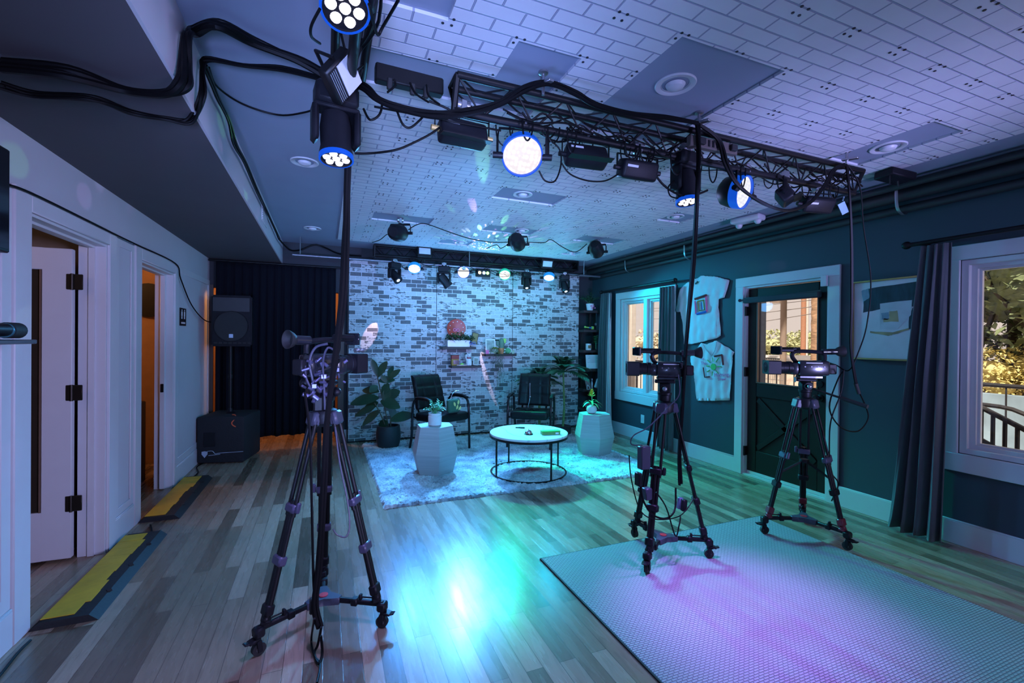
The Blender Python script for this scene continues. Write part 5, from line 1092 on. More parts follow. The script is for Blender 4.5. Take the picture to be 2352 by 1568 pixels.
def tripod(c, a0, zb, zt, Rf, label, col, headyaw, spread=None, pan=None, acc2=None, thick=1.0):
    """zb foot height, zt bowl height"""
    o = thing('camera_tripod', label, 'tripod', (c[0], c[1], zb), 0, 'camera tripods'); H = zt - zb
    m = MB(); m.lathe([(.035, H - .07), (.060, H - .05), (.066, H - .01), (.058, H + .012), (.04, H + .02)], n=24); m.build('bowl', BLK, o)
    for k in range(3):
        a = a0 + R(120) * k; u = Vector((cos(a), sin(a), 0)); s = Vector((-sin(a), cos(a), 0))
        top = u * .062 + Vector((0, 0, H - .035)); ft = u * Rf + Vector((0, 0, .02)); d = ft - top; L = d.length; dn = d.normalized()
        Q = Matrix((s, dn, s.cross(dn))).transposed()
        def pt(t, off=0): return top + d * t + s * off
        m = MB(); m.box(pt(-.01), (.075, .07, .045), rot=Q, bev=.01); m.build('shoulder', col[2], o)
        l = MB()
        for q in (-1, 1): l.cyl(pt(.0, q * .027), pt(.50, q * .027), .0095 * thick, n=10)
        l.cyl(pt(.42), pt(.74), .0115 * thick, n=10)
        for q in (-1, 1): l.cyl(pt(.42, q * .020), pt(.74, q * .020), .009 * thick, n=10)
        l.cyl(pt(.70, .009), pt(.985, .009), .013 * thick, n=10); l.cyl(pt(.70, -.009), pt(.985, -.009), .013 * thick, n=10)
        lo = l.build('leg', BLKM, o)
        m = MB(); m.box(pt(.46), (.082, .042, .036), rot=Q, bev=.008); m.box(pt(.45, .052), (.02, .05, .02), rot=Q, bev=.005); m.build('upper_leg_clamp', col[0], lo)
        m = MB(); m.box(pt(.72), (.072, .045, .042), rot=Q, bev=.008); m.build('lower_leg_clamp', col[1], lo)
        m = MB(); m.box(pt(.955), (.055, .05, .042), rot=Q, bev=.007); m.box(pt(.985), (.03, .055, .035), rot=Q, bev=.006); m.sph(ft, .022, 10); m.box(ft - Vector((0, 0, .012)) , (.04, .04, .018), bev=.004); m.build('foot_boot', col[3], lo)
        if spread:
            m = MB(); m.box((pt(.60) + Vector((0, 0, spread - .0 + .06 * 0))) / 2 * 0 + (pt(.62) + Vector((0, 0, pt(.62).z + .10))) / 2, ((pt(.62) - Vector((0, 0, pt(.62).z + .10))).length, .012, .012), rot=frame((pt(.62) - Vector((0, 0, pt(.62).z + .10)))) @ Matrix.Rotation(R(90), 3, 'Z')); m.build('spreader_arm', BLKM, o)
    if spread:
        z = (H * (1 - .62)) + .09; m = MB(); m.lathe([(.03, z - .01), (.034, z), (.03, z + .015)], n=12); m.build('spreader_hub', BLKM, o)
    # fluid head
    hd = MB(); hd.M = Matrix.Translation((0, 0, H)) @ Matrix.Rotation(headyaw, 4, 'Z')
    hd.lathe([(.036, .015), (.040, .03), (.040, .055), (.046, .06), (.046, .075), (.03, .08)], n=24); hd.box((0, 0, .105), (.085, .075, .065), bev=.014, seg=2); hd.cyl((-.062, 0, .105), (.062, 0, .105), .027, n=18); hd.sph((.072, .0, .105), .022, 10); hd.box((0, .0, .148), (.062, .13, .022), bev=.005); hd.cyl((.045, -.03, .145), (.07, -.03, .145), .009, n=8)
    h = hd.build('fluid_head', BLK, o)
    m = MB(); m.M = Matrix.Translation((0, 0, H)) @ Matrix.Rotation(headyaw, 4, 'Z'); m.cyl((0, .068, .148), (0, .072, .148), .02, n=12); m.sph((-.075, .0, .105), .016, 10); m.build('drag_knob', STEEL, h)
    if pan:
        m = MB(); p0 = Vector((0, 0, H + .10)); p1 = Vector(pan) - Vector((c[0], c[1], zb)); dd = p1 - p0; m.cyl(p0, p0 + dd * .62, .0075, n=8); m.cyl(p0 + dd * .6, p1, .0145, n=12); m.build('pan_handle', RUB, o)
    return o
def camcorder(loc, rz, label, s=1.0, mirror=1, body=None, cups=(1, 1)):
    """local +Y is where the lens points; origin under the body"""
    o = thing('camcorder', label, 'camcorder', loc, rz); o.scale = (1.15, 1.22, 1.05); body = body or mat('glossy_black_camera_shell', (.014, .015, .02), .24, coat=.4); k = s
    m = MB(); m.box((0, -.03 * k, .075 * k), (.105 * k, .17 * k, .105 * k), bev=.016 * k, seg=2); m.box((.01 * k, .06 * k, .07 * k), (.095 * k, .06 * k, .085 * k), bev=.014 * k, seg=2); m.box((0, -.02 * k, .012 * k), (.06 * k, .13 * k, .02 * k), bev=.004); m.build('body', body, o)
    m = MB(); m.lathe([(.038 * k, .08 * k), (.044 * k, .085 * k), (.044 * k, .105 * k), (.041 * k, .108 * k), (.041 * k, .135 * k), (.045 * k, .138 * k), (.045 * k, .155 * k), (.040 * k, .16 * k)], (0, 0, .075 * k), (0, 1, 0), 28); m.build('lens_barrel', BLK, o)
    m = MB(); pr = [(-.052, -.042), (-.045, -.048), (.045, -.048), (.052, -.042), (.052, .042), (.045, .048), (-.045, .048), (-.052, .042)]
    m.prism([(a * k, b * k) for a, b in pr], lambda a, b, h: (a, h, b + .075 * k), .155 * k, .225 * k); m.build('lens_hood', BLK, o)
    m = MB(); m.lathe([(.036 * k, .2255 * k), (.001, .2262 * k)], (0, 0, .075 * k), (0, 1, 0), 20); m.build('front_glass', SCREEN, o)
    m = MB(); m.tube([(0, .055 * k, .115 * k), (0, .075 * k, .15 * k), (0, .07 * k, .178 * k), (0, .03 * k, .190 * k), (0, -.06 * k, .186 * k), (0, -.10 * k, .175 * k), (0, -.105 * k, .13 * k)], .013 * k, n=8); m.box((0, .115 * k, .195 * k), (.04 * k, .09 * k, .024 * k), bev=.006); m.build('top_handle', BLK, o)
    m = MB(); m.box((.0, .165 * k, .195 * k), (.078 * k, .016 * k, .058 * k), (R(0), 0, R(25)), bev=.004); m.build('monitor', SCREEN, o)
    m = MB(); m.cyl((.035 * k, .02 * k, .205 * k), (.035 * k, .14 * k, .205 * k), .012 * k, n=12); m.box((.02 * k, .06 * k, .20 * k), (.03 * k, .03 * k, .02 * k), bev=.003); m.build('microphone', BLK, o)
    m = MB(); m.cyl((0, -.09 * k, .187 * k), (0, -.165 * k, .190 * k), .021 * k, n=14); m.build('viewfinder_tube', body, o)
    m = MB(); m.M = Matrix.Translation((0, -.165 * k, .190 * k)); m.lathe([(.021 * k, 0), (.030 * k, .012 * k), (.040 * k, .034 * k), (.041 * k, .040 * k), (.034 * k, .036 * k), (.020 * k, .012 * k), (.001, .010 * k)], (0, 0, 0), (0, -1, .05), 26); m.build('eyecup', RUB, o)
    m = MB(); m.box((0, -.135 * k, .07 * k), (.07 * k, .045 * k, .07 * k), bev=.006); m.build('battery', BLK, o)
    for q in range(4): m = MB(); m.cyl((-.0525 * k, (-.08 + .035 * q) * k, .085 * k), (-.055 * k, (-.08 + .035 * q) * k, .085 * k), .0045 * k, n=10); m.build('button', mat('dark_silver_button', (.12, .12, .14), .4, .4), o)
    m = MB(); m.b2((-.0545 * k, -.07 * k, .108 * k), (-.0535 * k, .02 * k, .114 * k)); m.build('label_strip', WHITEG, o)
    m = MB(); m.tube([(.052 * k, .04 * k, .10 * k), (.075 * k, .0, .08 * k), (.07 * k, -.06 * k, .06 * k), (.05 * k, -.09 * k, .05 * k)], .010 * k, n=6, flat=.5); m.build('hand_strap', RUB, o)
    return o
def yaw_of(d): return math.atan2(d[1], d[0]) - pi / 2
C1, C2, C3 = (-.0, 2.50), (2.105, 2.42), (3.32, 2.30)
PUR = mat('violet_grey_clamp', (.06, .055, .10), .35)
dolly(C1, R(90), 0, .315, 'wheeled dolly under the left tripod on the bare boards'); dolly(C2, R(91), .013, .295, 'wheeled dolly under the middle tripod on the foam mat'); dolly(C3, R(36.6), .013, .29, 'wheeled dolly under the right tripod by the exterior door')
tripod(C1, R(90), .13, 1.07, .285, 'left camera tripod, nearest the camera, with grey purple leg clamps', (PUR, PUR, ACC_B, BLK), R(-40), thick=1.15)
tripod(C2, R(91), .135, 1.03, .265, 'middle camera tripod standing at the corner of the foam mat', (BLK, BLK, PUR, BLK), R(50))
tripod(C3, R(36.6), .135, 1.02, .26, 'right camera tripod with red leg rings in front of the exterior door', (PUR, BLK, ACC_B, ACC_R), R(55), spread=.4, pan=tuple(P(1993, 934, Z=1.02)))
camcorder((C1[0], C1[1], 1.228), yaw_of((.80, .60)), 'left camcorder seen from behind, covered in purple lit knobs and cables', 1.0).scale = (1.05, 1.02, 1.1)
camcorder((C2[0], C2[1], 1.188), yaw_of((-.87, .50)), 'middle camcorder pointing left with its monitor raised on the handle', .92)
camcorder((C3[0], C3[1], 1.178), yaw_of((-.86, .51)), 'right camcorder pointing left in front of the door glass', 1.02)
# extras on the left rig
m = MB(); m.box((-.055, 2.47, 1.19), (.06, .07, .085), (0, 0, .3), bev=.008); m.sph((-.09, 2.44, 1.225), .028, 12); m.sph((-.0, 2.46, 1.18), .02, 10); m.box((-.03, 2.46, 1.12), (.05, .05, .08), bev=.01); tag(m.build('zoom_controller', BLK), 'black zoom controller strapped below the left camcorder', 'controller')
m = MB(); m.tube([(.01, 2.36, 1.42), (-.045, 2.37, 1.40), (-.07, 2.38, 1.33), (-.055, 2.38, 1.24), (-.05, 2.38, 1.17)], .006); m.tube([(.05, 2.38, 1.38), (.01, 2.35, 1.40), (-.01, 2.36, 1.33), (-.005, 2.37, 1.22), (.0, 2.38, 1.10)], .005); m.tube([(-.09, 2.40, 1.34), (-.085, 2.38, 1.26), (-.06, 2.38, 1.20)], .005); tag(m.build('camera_leads', mat('grey_violet_lead', (.05, .05, .08), .4)), 'pale looping leads at the back of the left camcorder', 'cable')
m = MB(); m.box(P(720, 1390, Y=2.27), (.035, .035, .07), bev=.006); tag(m.build('cable_connector', RUB), 'black cable connector hanging beside the hub of the left dolly', 'connector')
o = thing('audio_connectors', 'cluster of shiny connectors and knobs on the back of the left camcorder', 'connectors', tuple(P(745, 865, Y=2.38))); rnd = random.Random(14); VS = mat('violet_lit_steel', (.16, .15, .26), .42, .7)  # violet of the stage light is put into the steel colour
for i in range(34):
    m = MB(); c = P(rnd.uniform(700, 790), rnd.uniform(805, 925), Y=2.36 + rnd.uniform(0, .04)); a = Vector((rnd.uniform(-1, 1), rnd.uniform(-.6, .1), rnd.uniform(-1, 1))).normalized()
    m.cyl(c, c + a * rnd.uniform(.012, .035), rnd.uniform(.004, .011), n=9); m.build('connector', VS, o, world=True)
for i in range(5): m = MB(); c = P(rnd.uniform(715, 775), rnd.uniform(810, 900), Y=2.37); m.box(c, (rnd.uniform(.02, .04), .015, rnd.uniform(.015, .04)), bev=.003); m.build('switch_block', VS, o, world=True)
m = MB()
for q in (0, 1, 2):
    c = P(815 + q * 9, 805, Y=2.56); m.cyl(c, c + Vector((.012, .01, .004)), .012, n=10)
tag(m.build('microphone_tip', STEEL), 'shiny microphone tip at the front of the left camcorder handle', 'microphone')
# extras on the middle rig
for (u, v, w_, h_, l, mt, y) in ((1479, 1050, .10, .12, 'black receiver box strapped to the middle tripod', ACC_B, 2.30), (1486, 1133, .07, .06, 'small dark box low on the middle tripod', ACC_B, 2.28), (1466, 1100, .035, .07, 'little battery pack with an orange light on the middle tripod', BLK, 2.28)):
    m = MB(); c = P(u, v, Y=y); m.box(c, (w_ * .7, .05, h_ * 1.2), bev=.006); tag(m.build('receiver_box', mt), l, 'electronics box')
for (u, v, l, mt) in ((1571, 1160, 'black power adapter hanging at the right leg of the middle tripod', BLK), (1562, 1155, 'blue grey power adapter hanging at the right leg of the middle tripod', mat('blue_grey_adapter', (.10, .16, .24), .5))):
    m = MB(); m.box(P(u, v, Y=2.30 if mt is BLK else 2.33), (.035, .03, .075), (0, R(8), 0), bev=.006); tag(m.build('power_adapter', mt), l, 'power adapter')

# ================================================================ CABLES
def cable(pts, r, label, nm='cable', m_=CABLE, grp=None, n=7, smooth=6):
    pts = [Vector((p[0], p[1], min(p[2], (ZS if p[0] < XS - .015 else ZC) - r - .017))) for p in pts]
    m = MB(); m.tube(pts, r, n=n, smooth=smooth); return tag(m.build(nm, m_), label, 'cable', grp)
def bundle(pts, r, k, spread, label, seed=0, m_=CABLE, nm='cable_bundle'):
    rnd = random.Random(seed); m = MB(); pts = [Vector((p[0], p[1], min(p[2], (ZS if p[0] < XS - .015 else ZC) - r - spread * 1.3 - .005))) for p in pts]
    for i in range(k):
        a = 2 * pi * i / k; o = Vector((cos(a), sin(a) * .6, sin(a))) * spread
        m.tube([Vector(p) + o * rnd.uniform(.6, 1.3) + Vector((rnd.uniform(-1, 1), rnd.uniform(-1, 1), rnd.uniform(-1, 1))) * spread * .5 for p in pts], r, n=6)
    return tag(m.build(nm, m_), label, 'cable')
S_ = lambda u, v: P(u, v, X=XS + .03)
bundle([P(0, 150, Z=2.38), P(150, 165, Z=2.38), P(290, 208, Z=2.38), P(380, 216, X=-.56 ) , S_(418, 190), S_(425, 150), S_(428, 80), S_(445, 45) , P(500, 52, Z=2.66), P(580, 95, Z=2.665), P(680, 135, Z=2.65), P(750, 172, Z=2.62)], .012, 4, .016, 'thick black cable bundle looping under the soffit and across to the left truss', 1)
bundle([P(0, 195, Z=2.37), P(80, 218, Z=2.37), P(210, 228, Z=2.37), P(300, 258, Z=2.38), P(380, 272, Z=2.38), P(440, 262, X=-.55), S_(463, 220), S_(466, 160), P(475, 136, Z=2.67), P(560, 150, Z=2.66), P(650, 160, Z=2.65), P(745, 180, Z=2.62)], .006, 4, .010, 'thinner black cable bundle looping under the soffit, below the thick one', 2)
bundle([S_(470, 150), S_(500, 225), S_(525, 275), S_(540, 330), S_(562, 375), S_(592, 440), S_(620, 500), S_(640, 548)], .006, 3, .008, 'black cable run pinned along the top of the white soffit face', 3)
cable([P(480, 155, Z=2.68), P(500, 200, Z=2.68), P(560, 240, Z=2.67), P(640, 264, Z=2.66), P(700, 258, Z=2.64), P(735, 245, Z=2.62)], .005, 'single black cable sagging across the plain ceiling to the left truss')
cable([P(640, 548, X=XS + .03), P(665, 573, Y=6.6), P(690, 574, Y=6.6), P(722, 557, Y=6.6), P(745, 568, Y=6.6), P(780, 583, Y=6.5), P(830, 588, Y=6.35)], .010, 'black cable looped on the dark wall above the velvet curtain')
T_ = lambda u, v, y=1.9: P(u, v, Y=y)
bundle([P(755, 175, Y=2.1), T_(830, 200, 1.95), T_(870, 228), T_(930, 252), T_(1000, 262), T_(1080, 258), T_(1150, 238), T_(1210, 202), T_(1262, 190), T_(1320, 212), T_(1370, 240), T_(1450, 262), T_(1530, 270), T_(1600, 284)], .0085, 5, .012, 'main black cable bundle swagged from the left truss along the long truss', 5)
bundle([T_(1602, 284), T_(1650, 320), T_(1668, 375), T_(1695, 425), T_(1750, 465), T_(1810, 482), T_(1860, 465), T_(1895, 425), T_(1915, 390), T_(1943, 378)], .0085, 2, .008, 'black cable loop hanging in front of the right part of the long truss', 6)
bundle([P(800, 215, Y=2.0), P(800, 330, Y=2.1), P(797, 450, Y=2.15), P(793, 560, Y=2.2), P(785, 690, Y=2.22), P(768, 830, Y=2.25), P(752, 960, Y=2.27), P(745, 1090, Y=2.27), P(740, 1200, Y=2.27), P(732, 1300, Y=2.27), P(724, 1385, Y=2.25), P(735, 1440, Y=2.24)], .0105, 3, .008, 'black cable bundle dropping from the left truss down the left tripod', 7)
bundle([T_(1602, 286), T_(1606, 350), T_(1600, 450), P(1592, 600, Y=2.1), P(1580, 750, Y=2.2), P(1572, 850, Y=2.3), P(1566, 950, Y=2.35), P(1560, 1040, Y=2.35), P(1562, 1110, Y=2.32)], .008, 3, .008, 'black cable bundle dropping from the long truss to the middle tripod', 8)
bundle([T_(1945, 380), T_(1952, 450), P(1955, 560, Y=1.95), P(1957, 700, Y=2.0), P(1955, 800, Y=2.05), P(1968, 890, Y=2.08)], .007, 2, .005, 'black cable dropping from the right end of the long truss past the gold frame', 9)
cable([T_(1948, 380), T_(1975, 430), P(1983, 520, Y=1.95), P(2000, 640, Y=1.98), P(1992, 740, Y=2.0), P(1975, 800, Y=2.05), P(1950, 850, Y=2.1), P(1920, 838, Y=2.2), P(1895, 830, Y=2.28)], .0045, 'thin black cable curving across the framed painting to the right camcorder')
cable([P(1968, 890, Y=2.08), P(1985, 925, Y=2.08), P(1994, 960, Y=2.08), P(1970, 990, Y=2.1), P(1930, 980, Y=2.12), P(1905, 935, Y=2.15), P(1925, 870, Y=2.15), P(1940, 850, Y=2.1)], .005, 'black lead looping below the right camera pan handle')
cable([P(1938, 850, Y=2.1), P(1932, 900, Y=2.1), P(1910, 960, Y=2.12), P(1905, 1010, Y=2.15), P(1908, 1080, Y=2.15), P(1925, 1110, Y=2.12), P(1910, 1150, Y=2.1)], .0045, 'black lead falling beside the right leg of the right tripod')
m = MB(); m.cyl(P(1965, 880, Y=2.08), P(1972, 903, Y=2.08), .014, n=10); tag(m.build('cable_connector', RUB), 'black cable connector hanging right of the right camcorder', 'connector')
cable([P(1558, 860, Y=2.3), P(1560, 905, Y=2.3), P(1535, 935, Y=2.28), P(1490, 980, Y=2.25), P(1455, 1000, Y=2.25), P(1450, 1020, Y=2.25), P(1475, 1022, Y=2.27)], .004, 'thin blue grey lead looping from the middle camcorder to its receiver', m_=mat('grey_violet_lead', (.16, .15, .26)))
cable([P(1470, 1110, Y=2.27), P(1478, 1150, Y=2.25), P(1500, 1182, Y=2.25), P(1530, 1190, Y=2.25), P(1550, 1170, Y=2.28), P(1552, 1120, Y=2.32)], .006, 'thick lead hanging in a loop between the legs of the middle tripod')
cable([P(1445, 1045, Y=2.2), P(1450, 1100, Y=2.2), P(1470, 1170, Y=2.2), P(1505, 1192, Y=2.22), P(1560, 1185, Y=2.26), P(1590, 1150, Y=2.3), P(1592, 1130, Y=2.32)], .0035, 'thin lead hanging wide around the legs of the middle tripod')
cable([P(1507, 1130, Y=2.25), P(1530, 1165, Y=2.25), P(1551, 1230, Y=2.25), P(1560, 1205, Y=2.26), P(1563, 1185, Y=2.28)], .0045, 'black lead dipping to a point below the middle tripod')
cable([P(700, 900, Y=2.35), P(712, 1000, Y=2.3), P(716, 1150, Y=2.28), P(720, 1330, Y=2.27), P(724, 1380, Y=2.27)], .006, 'straight black lead dropping down the left side of the left tripod')
cable([P(722, 1420, Y=2.2), P(715, 1470, Z=.02), P(722, 1505, Z=.012), P(735, 1525, Z=.012), P(728, 1568, Z=.012)], .005, 'black lead trailing from the left dolly to the bottom edge of the picture')
cable([P(738, 1440, Y=2.22), P(730, 1480, Z=.03), P(722, 1500, Z=.012), P(732, 1524, Z=.012), P(740, 1500, Z=.03), P(737, 1460, Y=2.2)], .006, 'small black cable loop lying in front of the left dolly')
cable([P(765, 1215, Y=2.25), P(775, 1228, Y=2.25), P(795, 1232, Y=2.25), P(803, 1205, Y=2.27), P(798, 1150, Y=2.3), P(780, 1060, Y=2.35), P(770, 980, Y=2.4)], .004, 'thin violet lit lead looping at the right of the left tripod', m_=mat('grey_violet_lead', (.16, .15, .26)))
LW = lambda u, v: P(u, v, X=XL + .03)
cable([LW(20, 424), LW(90, 452), LW(262, 537), LW(310, 560), LW(403, 605), LW(415, 640), LW(440, 700), P(470, 735, Y=6.2), P(497, 740, Y=6.3)], .006, 'black cable run along the tops of the door casings to the loudspeaker')
cable([P(70, 1470, Z=.008), P(40, 1500, Z=.008), P(0, 1550, Z=.008), P(-60, 1620, Z=.008)], .006, 'black cable on the boards leaving the nearer cable ramp')
cable([P(345, 1205, Z=.008), P(348, 1220, Z=.008), P(338, 1228, Z=.008), P(322, 1235, Z=.008)], .006, 'short black cable on the boards between the two cable ramps')
cable([P(440, 1098, Z=.008), P(455, 1085, Z=.008), P(452, 1072, Z=.008), P(470, 1062, Z=.008)], .006, 'short black cable on the boards between the far cable ramp and the subwoofer')
# ceiling cable of the three unlit stage lights
CZ_ = lambda u, v: P(u, v, Y=4.9)
cable([CZ_(938, 528), CZ_(955, 517), CZ_(978, 513), CZ_(1030, 532), CZ_(1080, 548), CZ_(1130, 556), CZ_(1170, 556), CZ_(1215, 556), CZ_(1250, 557), CZ_(1265, 550), CZ_(1290, 566), CZ_(1315, 578), CZ_(1330, 575), CZ_(1348, 560)], .005, 'black cable strung between the three unlit ceiling stage lights')
cable([P(855, 556, Z=2.69), P(872, 551, Z=2.66), P(886, 540, Z=2.68), P(890, 538, Z=2.69)], .005, 'short black cable with a plug left of the unlit ceiling lights'); cable([P(1118, 570, Y=5.6), P(1140, 562, Y=5.4), P(1150, 570, Y=5.2), P(1165, 562, Y=5.0)], .005, 'short black cable behind the middle unlit ceiling light')
# clutter of leads on the trusses
rnd = random.Random(31)
def lead(u0, v0, u1, v1, dip, y, r, label, bow=0): 
    n = 6; pts = [P(u0 + (u1 - u0) * t + bow * sin(pi * t), v0 + (v1 - v0) * t + dip * sin(pi * t), Y=y + .02 * sin(7 * t)) for t in [k / n for k in range(n + 1)]]
    cable(pts, r, label)
lead(860, 245, 1150, 300, 0, 1.97, .0045, 'black lead on the long truss left end'), 
cable([P(985, 232, Y=2.0), P(1040, 260, Y=2.0), P(1000, 300, Y=2.0), P(945, 330, Y=2.0), P(905, 345, Y=2.0), P(850, 352, Y=2.05), P(815, 352, Y=2.05)], .005, 'black lead running down from the long truss to the left moving head')
cable([P(912, 255, Y=1.98), P(925, 285, Y=1.98), P(942, 293, Y=1.98), P(965, 275, Y=1.98), P(975, 262, Y=1.98)], .005, 'small hanging loop of lead left of the long truss')
cable([P(850, 212, Y=1.98), P(876, 230, Y=1.98), P(872, 262, Y=1.98), P(850, 275, Y=1.98), P(835, 250, Y=2.0)], .005, 'round loop of lead at the far end of the left truss')
cable([P(735, 20, Y=1.3), P(715, 60, Y=1.35), P(716, 85, Y=1.4), P(735, 100, Y=1.5)], .004, 'lead looping out left of the top moving head')
cable([P(848, 10, Y=1.35), P(866, 78, Y=1.5), P(880, 60, Y=1.5), P(915, 0, Y=1.4)], .005, 'lead dipping in a vee right of the top moving head')
cable([P(905, 182, Y=2.02), P(908, 196, Y=2.02), P(890, 212, Y=2.0)], .0045, 'lead from the first plug of the long power strip'); cable([P(942, 190, Y=2.02), P(955, 215, Y=2.0), P(985, 235, Y=1.98)], .0045, 'lead from the second plug of the long power strip'); cable([P(980, 195, Y=2.02), P(985, 220, Y=2.0), P(1010, 240, Y=1.98)], .0045, 'lead from the third plug of the long power strip')
cable([P(1238, 392, Y=2.0), P(1252, 415, Y=2.0), P(1275, 415, Y=2.0), P(1288, 380, Y=2.0), P(1286, 345, Y=2.0), P(1265, 325, Y=2.0), P(1250, 335, Y=2.0)], .004, 'round loop of lead right of the bright round wash light')
cable([P(1290, 375, Y=2.0), P(1310, 400, Y=2.0), P(1350, 415, Y=2.0), P(1390, 415, Y=2.0), P(1420, 400, Y=2.0)], .004, 'lead swagged between two dark panel lights')
cable([P(1485, 350, Y=2.0), P(1505, 400, Y=2.0), P(1530, 430, Y=2.0), P(1565, 448, Y=1.97), P(1600, 446, Y=1.95), P(1625, 437, Y=1.95)], .006, 'black lead swinging under the moving head on the long truss')
cable([P(1548, 415, Y=2.0), P(1535, 430, Y=2.0), P(1540, 450, Y=2.0), P(1560, 456, Y=2.0)], .004, 'short lead loop at the left of the moving head on the long truss')
k_ = 0
LB = ['left part', 'middle', 'right part', 'far right part']
m = MB(); rnd = random.Random(8)
for i in range(46):
    x0 = rnd.uniform(.6, 3.2); x1 = x0 + rnd.uniform(.12, .6); x1 = min(x1, 3.38); y = rnd.uniform(1.95, 2.07); z = rnd.uniform(2.47, 2.56); dz = rnd.uniform(.01, .05)
    m.tube([(x0, y, z), (x0 + (x1 - x0) * .3, y + .01, z - dz), (x0 + (x1 - x0) * .65, y - .01, z + dz * .5), (x1, y, z - .01)], rnd.uniform(.003, .006), n=5, smooth=4)
for i in range(26):
    x0 = rnd.uniform(.65, 3.2); w_ = rnd.uniform(.04, .12); dp = rnd.uniform(.05, .13); y = rnd.uniform(1.96, 2.06)
    m.tube([(x0, y, 2.49), (x0 + w_ * .1, y, 2.49 - dp * .7), (x0 + w_ * .5, y, 2.49 - dp), (x0 + w_ * .9, y, 2.49 - dp * .6), (x0 + w_, y, 2.49)], rnd.uniform(.003, .0045), n=5, smooth=4)
tag(m.build('tangled_leads', CABLE), 'tangle of thin black leads woven through the long truss', 'cable', kind='stuff')
m = MB()
for i in range(14):
    y0 = rnd.uniform(.2, 1.5); x = rnd.uniform(.03, .14); z = rnd.uniform(2.47, 2.58)
    m.tube([(x, y0, z), (x + .02, y0 + .25, z - .03), (x - .02, y0 + .5, z + .01)], rnd.uniform(.004, .007), n=5, smooth=4)
tag(m.build('tangled_leads', CABLE), 'tangle of thin black leads lying along the left truss', 'cable', kind='stuff')
m = MB()
for i in range(40):
    x0 = rnd.uniform(.65, 3.4); x1 = x0 + rnd.uniform(.1, .5); y = rnd.uniform(6.22, 6.32); z = rnd.uniform(2.44, 2.56)
    m.tube([(x0, y, z), ((x0 + x1) / 2, y, z - rnd.uniform(.02, .10)), (x1, y, z)], .004, n=5, smooth=4)
tag(m.build('tangled_leads', CABLE), 'tangle of thin black leads hanging along the back pipe', 'cable', kind='stuff')

# ================================================================ OUTSIDE
GR = -.55
CONC = mat('sunlit_concrete', (.46, .39, .34), .9, noise=.12, nscale=2); ASPH = mat('pale_asphalt', (.42, .40, .38), .9, noise=.15, nscale=3)
RAILM = mat('dark_railing_metal', (.035, .032, .035), .5, .3)
m = MB(); m.b2((XR + .2, -14, GR - .1), (60, 30, GR)); struct(m, 'ground_outside', CONC, 'pale ground and street outside the slate wall', 'ground', smooth=False)
m = MB(); m.b2((XR + .16, 1.6, GR), (6.3, 8.5, -.06)); struct(m, 'porch_slab', CONC, 'concrete porch outside the exterior door', 'porch', smooth=False)
m = MB(); m.b2((9.5, -14, GR), (17, 30, GR + .012)); struct(m, 'street_surface', ASPH, 'grey street beyond the railing', 'street', smooth=False)
def railing(a, b, z, label, gap=.125, h=1.05, posts=True, low=True):
    a, b = Vector(a), Vector(b); d = b - a; L = d.length; o = thing('metal_railing', label, 'railing', a)
    up = Vector((0, 0, 1)); m = MB(); m.cyl(a + up * h, b + up * h, .024, n=8); m.build('top_rail', RAILM, o, world=True)
    if low: m = MB(); m.cyl(a + up * .10, b + up * .10, .016, n=8); m.build('bottom_rail', RAILM, o, world=True)
    n = int(L / gap)
    for i in range(n + 1):
        p = a + d * i / n; big = i % 9 == 0; m = MB(); m.cyl(p + up * (0 if big else .1), p + up * h, .026 if big else .009, n=6); m.build('post' if big else 'baluster', RAILM, o, world=True)
    return o
railing((6.4, 3.2, -.06), (6.4, 8.4, -.06), 0, 'dark metal porch railing seen through the door glass', .14)
railing((6.9, .6, GR + .12), (6.9, 3.5, GR + .12), 0, 'upright black railing behind the stairs outside the near window', .30, 1.42)
def slope_rail(a, b, label):
    a, b = Vector(a), Vector(b); o = thing('stair_handrail', label, 'railing', b); m = MB(); m.cyl(a, b, .024, n=8); m.build('top_rail', RAILM, o, world=True); lo = Vector((0, 0, -.30)); m = MB(); m.cyl(a + lo, b + lo, .020, n=8); m.build('lower_rail', RAILM, o, world=True)
    for t in (.02, .2, .38, .56, .74, .95): p = a.lerp(b, t); m = MB(); m.cyl((p.x, p.y, GR), p, .017, n=6); m.build('post', RAILM, o, world=True)
slope_rail(P(2226, 921, X=5.7), P(2380, 1000, X=5.7), 'sloping double stair handrail outside the near window')
m = MB(); m.tube([P(2250, 928, X=6.4), P(2326, 940, X=6.4), P(2400, 975, X=6.4)], .022, smooth=3); tag(m.build('stair_handrail', RAILM), 'bent handrail behind the sloping one outside the near window', 'railing')
# porch column seen in the far window
m = MB(); m.b2((5.6, 7.42, -.06), (5.72, 7.60, 3.2), .01); tag(m.build('porch_column', mat('cream_column_paint', (.62, .55, .48), .7)), 'cream porch column in the left sash of the far window', 'column')
m = MB(); m.b2((4.55, 3.68, -.06), (4.65, 3.80, 3.0), .01); tag(m.build('porch_post', mat('blue_grey_post_paint', (.10, .12, .16), .6)), 'dark blue grey porch post at the left of the door glass', 'post')
